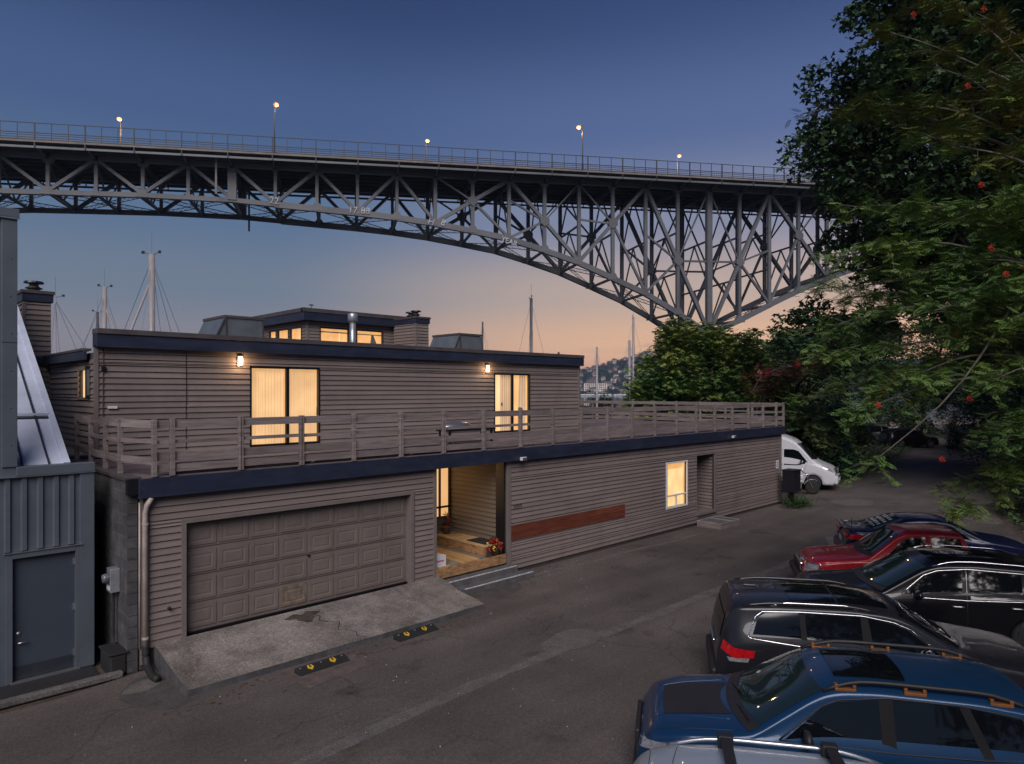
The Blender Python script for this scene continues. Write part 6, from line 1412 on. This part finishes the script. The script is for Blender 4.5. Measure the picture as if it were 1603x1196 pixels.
for i, ((X, Y), rr_, rz, lm, lb) in enumerate(sh):
    x, y = cw(X, Y); z = gz(x, y); tree('shrub', lb, 'shrub', (x,y,z), (x,y,z+rz*.75), rr_, rz*.9, 46, 90, .7, 'rosette' if lm == 'shrub_leaves' else 'oval', .17 if lm == 'shrub_leaves' else .20, lm, seed=50+i, trunk_r=.06, up=.5, low=-.5)
x, y = cw(13.2, 37.5); tree('shrub', 'dull red leaved shrub between the round tree and the maple', 'shrub', (x,y,0), (*cw(14.2,38.5),5.6), 1.6, .9, 22, 90, .6, 'oval', .14, 'red_leaves', seed=80, trunk_r=.05)
# rowan: a near tree whose limbs reach in from the right
r = np.random.RandomState(33)
tx_, ty_ = cw(12.4, 12.4); gzr = gz(tx_, ty_)
RWN = thing('rowan_tree', 'rowan tree reaching in from the right with feathery leaves and red berries', 'tree', (tx_,ty_,gzr))
B0 = np.array([tx_,ty_,gzr])
ends = [(1300,165,13.5,8.5,1),(1345,150,13,8.2,1),(1380,50,14,8.8,1),(1450,10,13,9,1),(1530,30,12,9,1),(1300,400,12,7.2,0),(1265,455,13,7,0),(1250,520,12.5,6.6,0),(1290,560,12,6,0),(1170,588,14,6.5,2),(1245,625,13,5.8,0),(1322,765,11.5,7.0,3),
        (1478,800,12.5,5.8,0),(1350,640,12,5.8,0),(1370,500,11.5,6.4,0),(1400,330,12,7.4,0),(1440,210,12,8,1),(1490,450,11,6.6,0),(1520,600,11,5.6,0),(1550,700,11.4,5.2,0),(1460,560,12.5,6,0),(1560,120,12,8.6,1),(1560,300,11,7.4,0),(1560,735,12,5.4,0),(1580,760,12,5,0),(1335,470,13,7,0),(1330,330,13,7.5,0),(1420,420,12,7,0),(1370,600,12,6,0),(1505,330,12,7.4,0),(1580,500,11,6.4,0),(1450,110,13,8.4,1),(1590,660,11.5,5.4,0),(1530,520,12,6,0)]
bb = MB(); LP_, LD_, LPy, LDy, berries, LR_ = [], [], [], [], [], []
for (px_, py_, Y, z0, kd) in ends:
    e = np.array(W3(px_, py_, Y)); s0 = np.array([tx_, ty_, z0-1.2]); L = np.linalg.norm(e-s0)
    n = 16; P = []
    for i in range(n+1):
        t = i/n; p = s0+(e-s0)*t; arch = math.sin(math.pi*t)*L*(.10 if kd != 3 else .26); p = p+np.array([0,0,arch])+np.array([math.sin(t*7+px_)*.12, math.cos(t*6+py_)*.12, math.sin(t*11+px_)*.06])*min(1, 3*t)*(2.6 if kd == 3 else 1)
        P.append(p)
    bb.tube([tuple(p-B0) for p in P], [max(.007, .050*(1-i/n)**1.1+.006) for i in range(n+1)], 6, False)
    nc = 30 if kd != 3 else 6
    for k in range(nc):
        t = r.uniform(.28 if px_ > 1350 else .42, 1.0) if kd != 3 else r.uniform(.93, 1)
        i = min(n-1, int(t*n)); base_ = P[i]+(P[i+1]-P[i])*(t*n-i); dr = (P[i+1]-P[i]); dr = dr/np.linalg.norm(dr)
        tw = dr*r.uniform(.1,.7)+r.normal(size=3)*np.array([.5,.5,.28]); tw *= (1.15-.55*t)*r.uniform(.5,1.0); tip = base_+tw+np.array([0,0,-.05])
        bb.tube([tuple(base_-B0), tuple((base_+tip)/2+np.array([0,0,.05])-B0), tuple(tip-B0)], [.010, .007, .004], 4, False)
        yel = kd == 1 and r.rand() < .75
        for q in range(27 if kd != 3 else 14):
            f = r.uniform(.25, 1.0); p = base_+(tip-base_)*f+r.normal(size=3)*.05
            d = tw/np.linalg.norm(tw)*.6+r.normal(size=3)*.5
            if yel: LPy.append(p); LDy.append(d)
            elif kd == 2 and t > .8: LR_.append(p)
            else: LP_.append(p); LD_.append(d)
        if r.rand() < .018 or (kd == 2 and t > .85 and r.rand() < .5): berries.append(tip)
bb.tube([(0,0,-.3),(.1,.05,2),(0,0,4.5),(.1,0,7.5),(0,0,9.5)], [.20,.17,.14,.10,.05], 10, False)
bb.build('branches', M['barkmid'], RWN, True)
LP_, LPy = np.array(LP_)-B0, np.array(LPy)-B0
leaves('foliage', LP_, 'pinnate', .185, MATS['rowan_leaves'], RWN, .55, np.array(LD_), 5, .25); leaves('yellowing_foliage', LPy, 'pinnate', .18, MATS['rowan_yellow'], RWN, .55, np.array(LDy), 6, .25)
if LR_: leaves('reddish_foliage', np.array(LR_)-B0, 'pinnate', .17, MATS['red_leaves'], RWN, .5, None, 7, .2)
bm2 = MB()
for i in range(24):
    d = Vector((rnd.gauss(0,1), rnd.gauss(0,1), rnd.gauss(0,.6))).normalized()*rnd.uniform(.02,.055); c_ = [d+Vector(v)*.013 for v in ((1,0,0),(0,1,0),(-1,0,0),(0,-1,0),(0,0,1),(0,0,-1))]; n0 = len(bm2.v); bm2.v += [tuple(v) for v in c_]
    bm2.f += [(n0,n0+1,n0+4),(n0+1,n0+2,n0+4),(n0+2,n0+3,n0+4),(n0+3,n0,n0+4),(n0+1,n0,n0+5),(n0+2,n0+1,n0+5),(n0+3,n0+2,n0+5),(n0,n0+3,n0+5)]
bmesh_ = bm2.mesh(M['berry'], name='berry_cluster')
for p in berries: obj('berry_cluster', bmesh_, RWN, tuple(np.array(p)-B0), (rnd.uniform(0,3),0,rnd.uniform(0,3)))
for px_, py_, Y in ((1430,23,12.5),(1540,15,12),(1575,430,10.8),(1375,635,11.2),(1518,625,11),(1475,720,11.4),(1552,389,11),(1536,290,11.5),(1515,135,12)): obj('berry_cluster', bmesh_, RWN, tuple(np.array(W3(px_, py_, Y))-B0), (1,0,2), (1.0,1.0,1.0))
# far-off and loose ground growth
r = np.random.RandomState(2); P = []
while len(P) < 17000:
    x = r.uniform(8, 82); d = r.exponential(2.6)+.15; y = bank_edge(x)-d
    if y < -24: continue
    P.append((x, y, gz(x, y)+r.uniform(0,.22)))
tag(leaves('bank_ivy', np.array(P), 'oval', .17, MATS['ivy_leaves'], None, .55, seed=3), kind='stuff')
P = []
for i in range(9000):
    x = r.uniform(32, 80); y = road_left(x)+.3+r.exponential(2.5)
    if y < 13: P.append((x, y, gz(x, y)+r.uniform(0,.18)))
tag(leaves('verge_growth', np.array(P), 'oval', .16, MATS['ivy_leaves'], None, .5, seed=4), kind='stuff')
P = []
for i in range(3800):
    k = i % 3
    if k == 0: x = r.uniform(12, 60); y = bank_edge(x)+r.normal()*.45+.2
    elif k == 1: x = r.uniform(24.8, 50); y = (.35 if x < 31 else road_left(x))-abs(r.normal())*.35
    else: x = r.uniform(-1, 25); y = -.12-abs(r.normal())*.25-(1.7 if x < 5.8 else .0)
    if k == 2 and i % 4: continue
    P.append((x, y, max(.012, gz(x, y)+.045)))
leafmat('litter', [(.10,.05,.025), (.16,.08,.03), (.07,.04,.03)]); tag(leaves('fallen_leaves', np.array(P), 'oval', .07, MATS['litter'], None, .93, seed=5), kind='stuff')
T = thing('grass_clump', 'strappy green grass clump at the foot of the mailboxes', 'plant', (24.35,-.75,0)); n = 420; P = np.zeros((n,3)); P[:,0] = r.normal(size=n)*.38; P[:,1] = r.normal(size=n)*.22-.1; P[:,2] = .02
D = r.normal(size=(n,3)); D[:,2] = np.abs(D[:,2])*1.2+.9; leafmat('strap_leaves', [(.02,.045,.015), (.045,.085,.03)])
leaves('blades', P, 'blade', .60, MATS['strap_leaves'], T, .15, D*1.0, 9)
# far wood on the hillside and its ridge
P = []; r = np.random.RandomState(12)
for i in range(3600):
    Y = r.uniform(1505, 2260); X = r.uniform(.05, .42)*Y; x, y = cw(X, Y); g_ = hill_h(X, min(Y, 2250)); h_ = r.uniform(3, 9)*(1.5 if r.rand() < .12 else 1)
    c = shell_points(r, (x, y, g_+h_*.6), 4.2, 26, .4, h_/7); P.append(c)
leafmat('far_wood_leaves', [(.010,.022,.020), (.022,.038,.028), (.035,.052,.030)])
tag(leaves('far_wood', np.vstack(P), 'oval', 3.6, MATS['far_wood_leaves'], None, .4, seed=6), kind='stuff')
for i, (X, Y) in enumerate(((8.5,92),(11.5,95),(13.5,100))):
    x, y = cw(X, Y); tree('shore_tree', ('small dark tree by the floating homes, left one', 'small dark tree by the floating homes, middle one', 'small dark tree by the floating homes, right one')[i], 'tree', (x,y,-5), (x,y,1.2+.5*i), 2.0, 1.9, 30, 60, .7, 'oval', .4, 'dark_leaves', seed=90+i, trunk_r=.12, group='trees by the floating homes')

# trees that stand beside and behind the viewpoint, over the parked cars
for i, ((tX, tY), (cX, cY, cz), rr_, rz) in enumerate((((9,-9), (8.5,-9,9.5), 5.0, 4.5), ((17,-4), (17,-4,9.5), 5.5, 4.5))):
    x, y = cw(tX, tY); cx_, cy_ = cw(cX, cY)
    tree('overhanging_tree', ('tree behind the viewpoint, left of the other, out of frame', 'tree on the bank right of the other, out of frame')[i], 'tree', (x,y,gz(x,y)), (cx_,cy_,cz), rr_, rz, 80, 130, 1.3, 'maple', .30, 'maple_leaves', seed=100+i, trunk_r=.28, up=.4)
# the evening air
bz = MB().box(-3200,-700,-7.5,4200,4200,128)
m = bpy.data.materials.new('haze'); m.use_nodes = True; t = m.node_tree; t.nodes.clear(); o = N(t, 'ShaderNodeOutputMaterial'); v = N(t, 'ShaderNodeVolumePrincipled')
v.inputs['Color'].default_value = (.55,.72,1,1); v.inputs['Density'].default_value = .00012; v.inputs['Anisotropy'].default_value = .2; t.links.new(v.outputs[0], o.inputs['Volume'])
tag(bz.build('haze', m), kind='stuff')

b = MB(); rg = random.Random(9)
for i in range(420):
    x = rg.uniform(-3, 26); y = rg.uniform(-9, -.3) if i % 3 else -.25-abs(rg.gauss(0, .25))
    if x < 5.9 and y > -1.8: continue
    a = rg.uniform(.006, .016); n0 = len(b.v); b.v += [(x-a,y,.003),(x,y-a*.8,.003),(x+a,y,.003),(x,y+a,.003),(x+a*.1,y,.003+a)]; b.f += [(n0,n0+1,n0+4),(n0+1,n0+2,n0+4),(n0+2,n0+3,n0+4),(n0+3,n0,n0+4)]
tag(b.build('grit', mat('pale_grit', (.30,.28,.26), .8, var=.5, vscale=20)), kind='stuff')
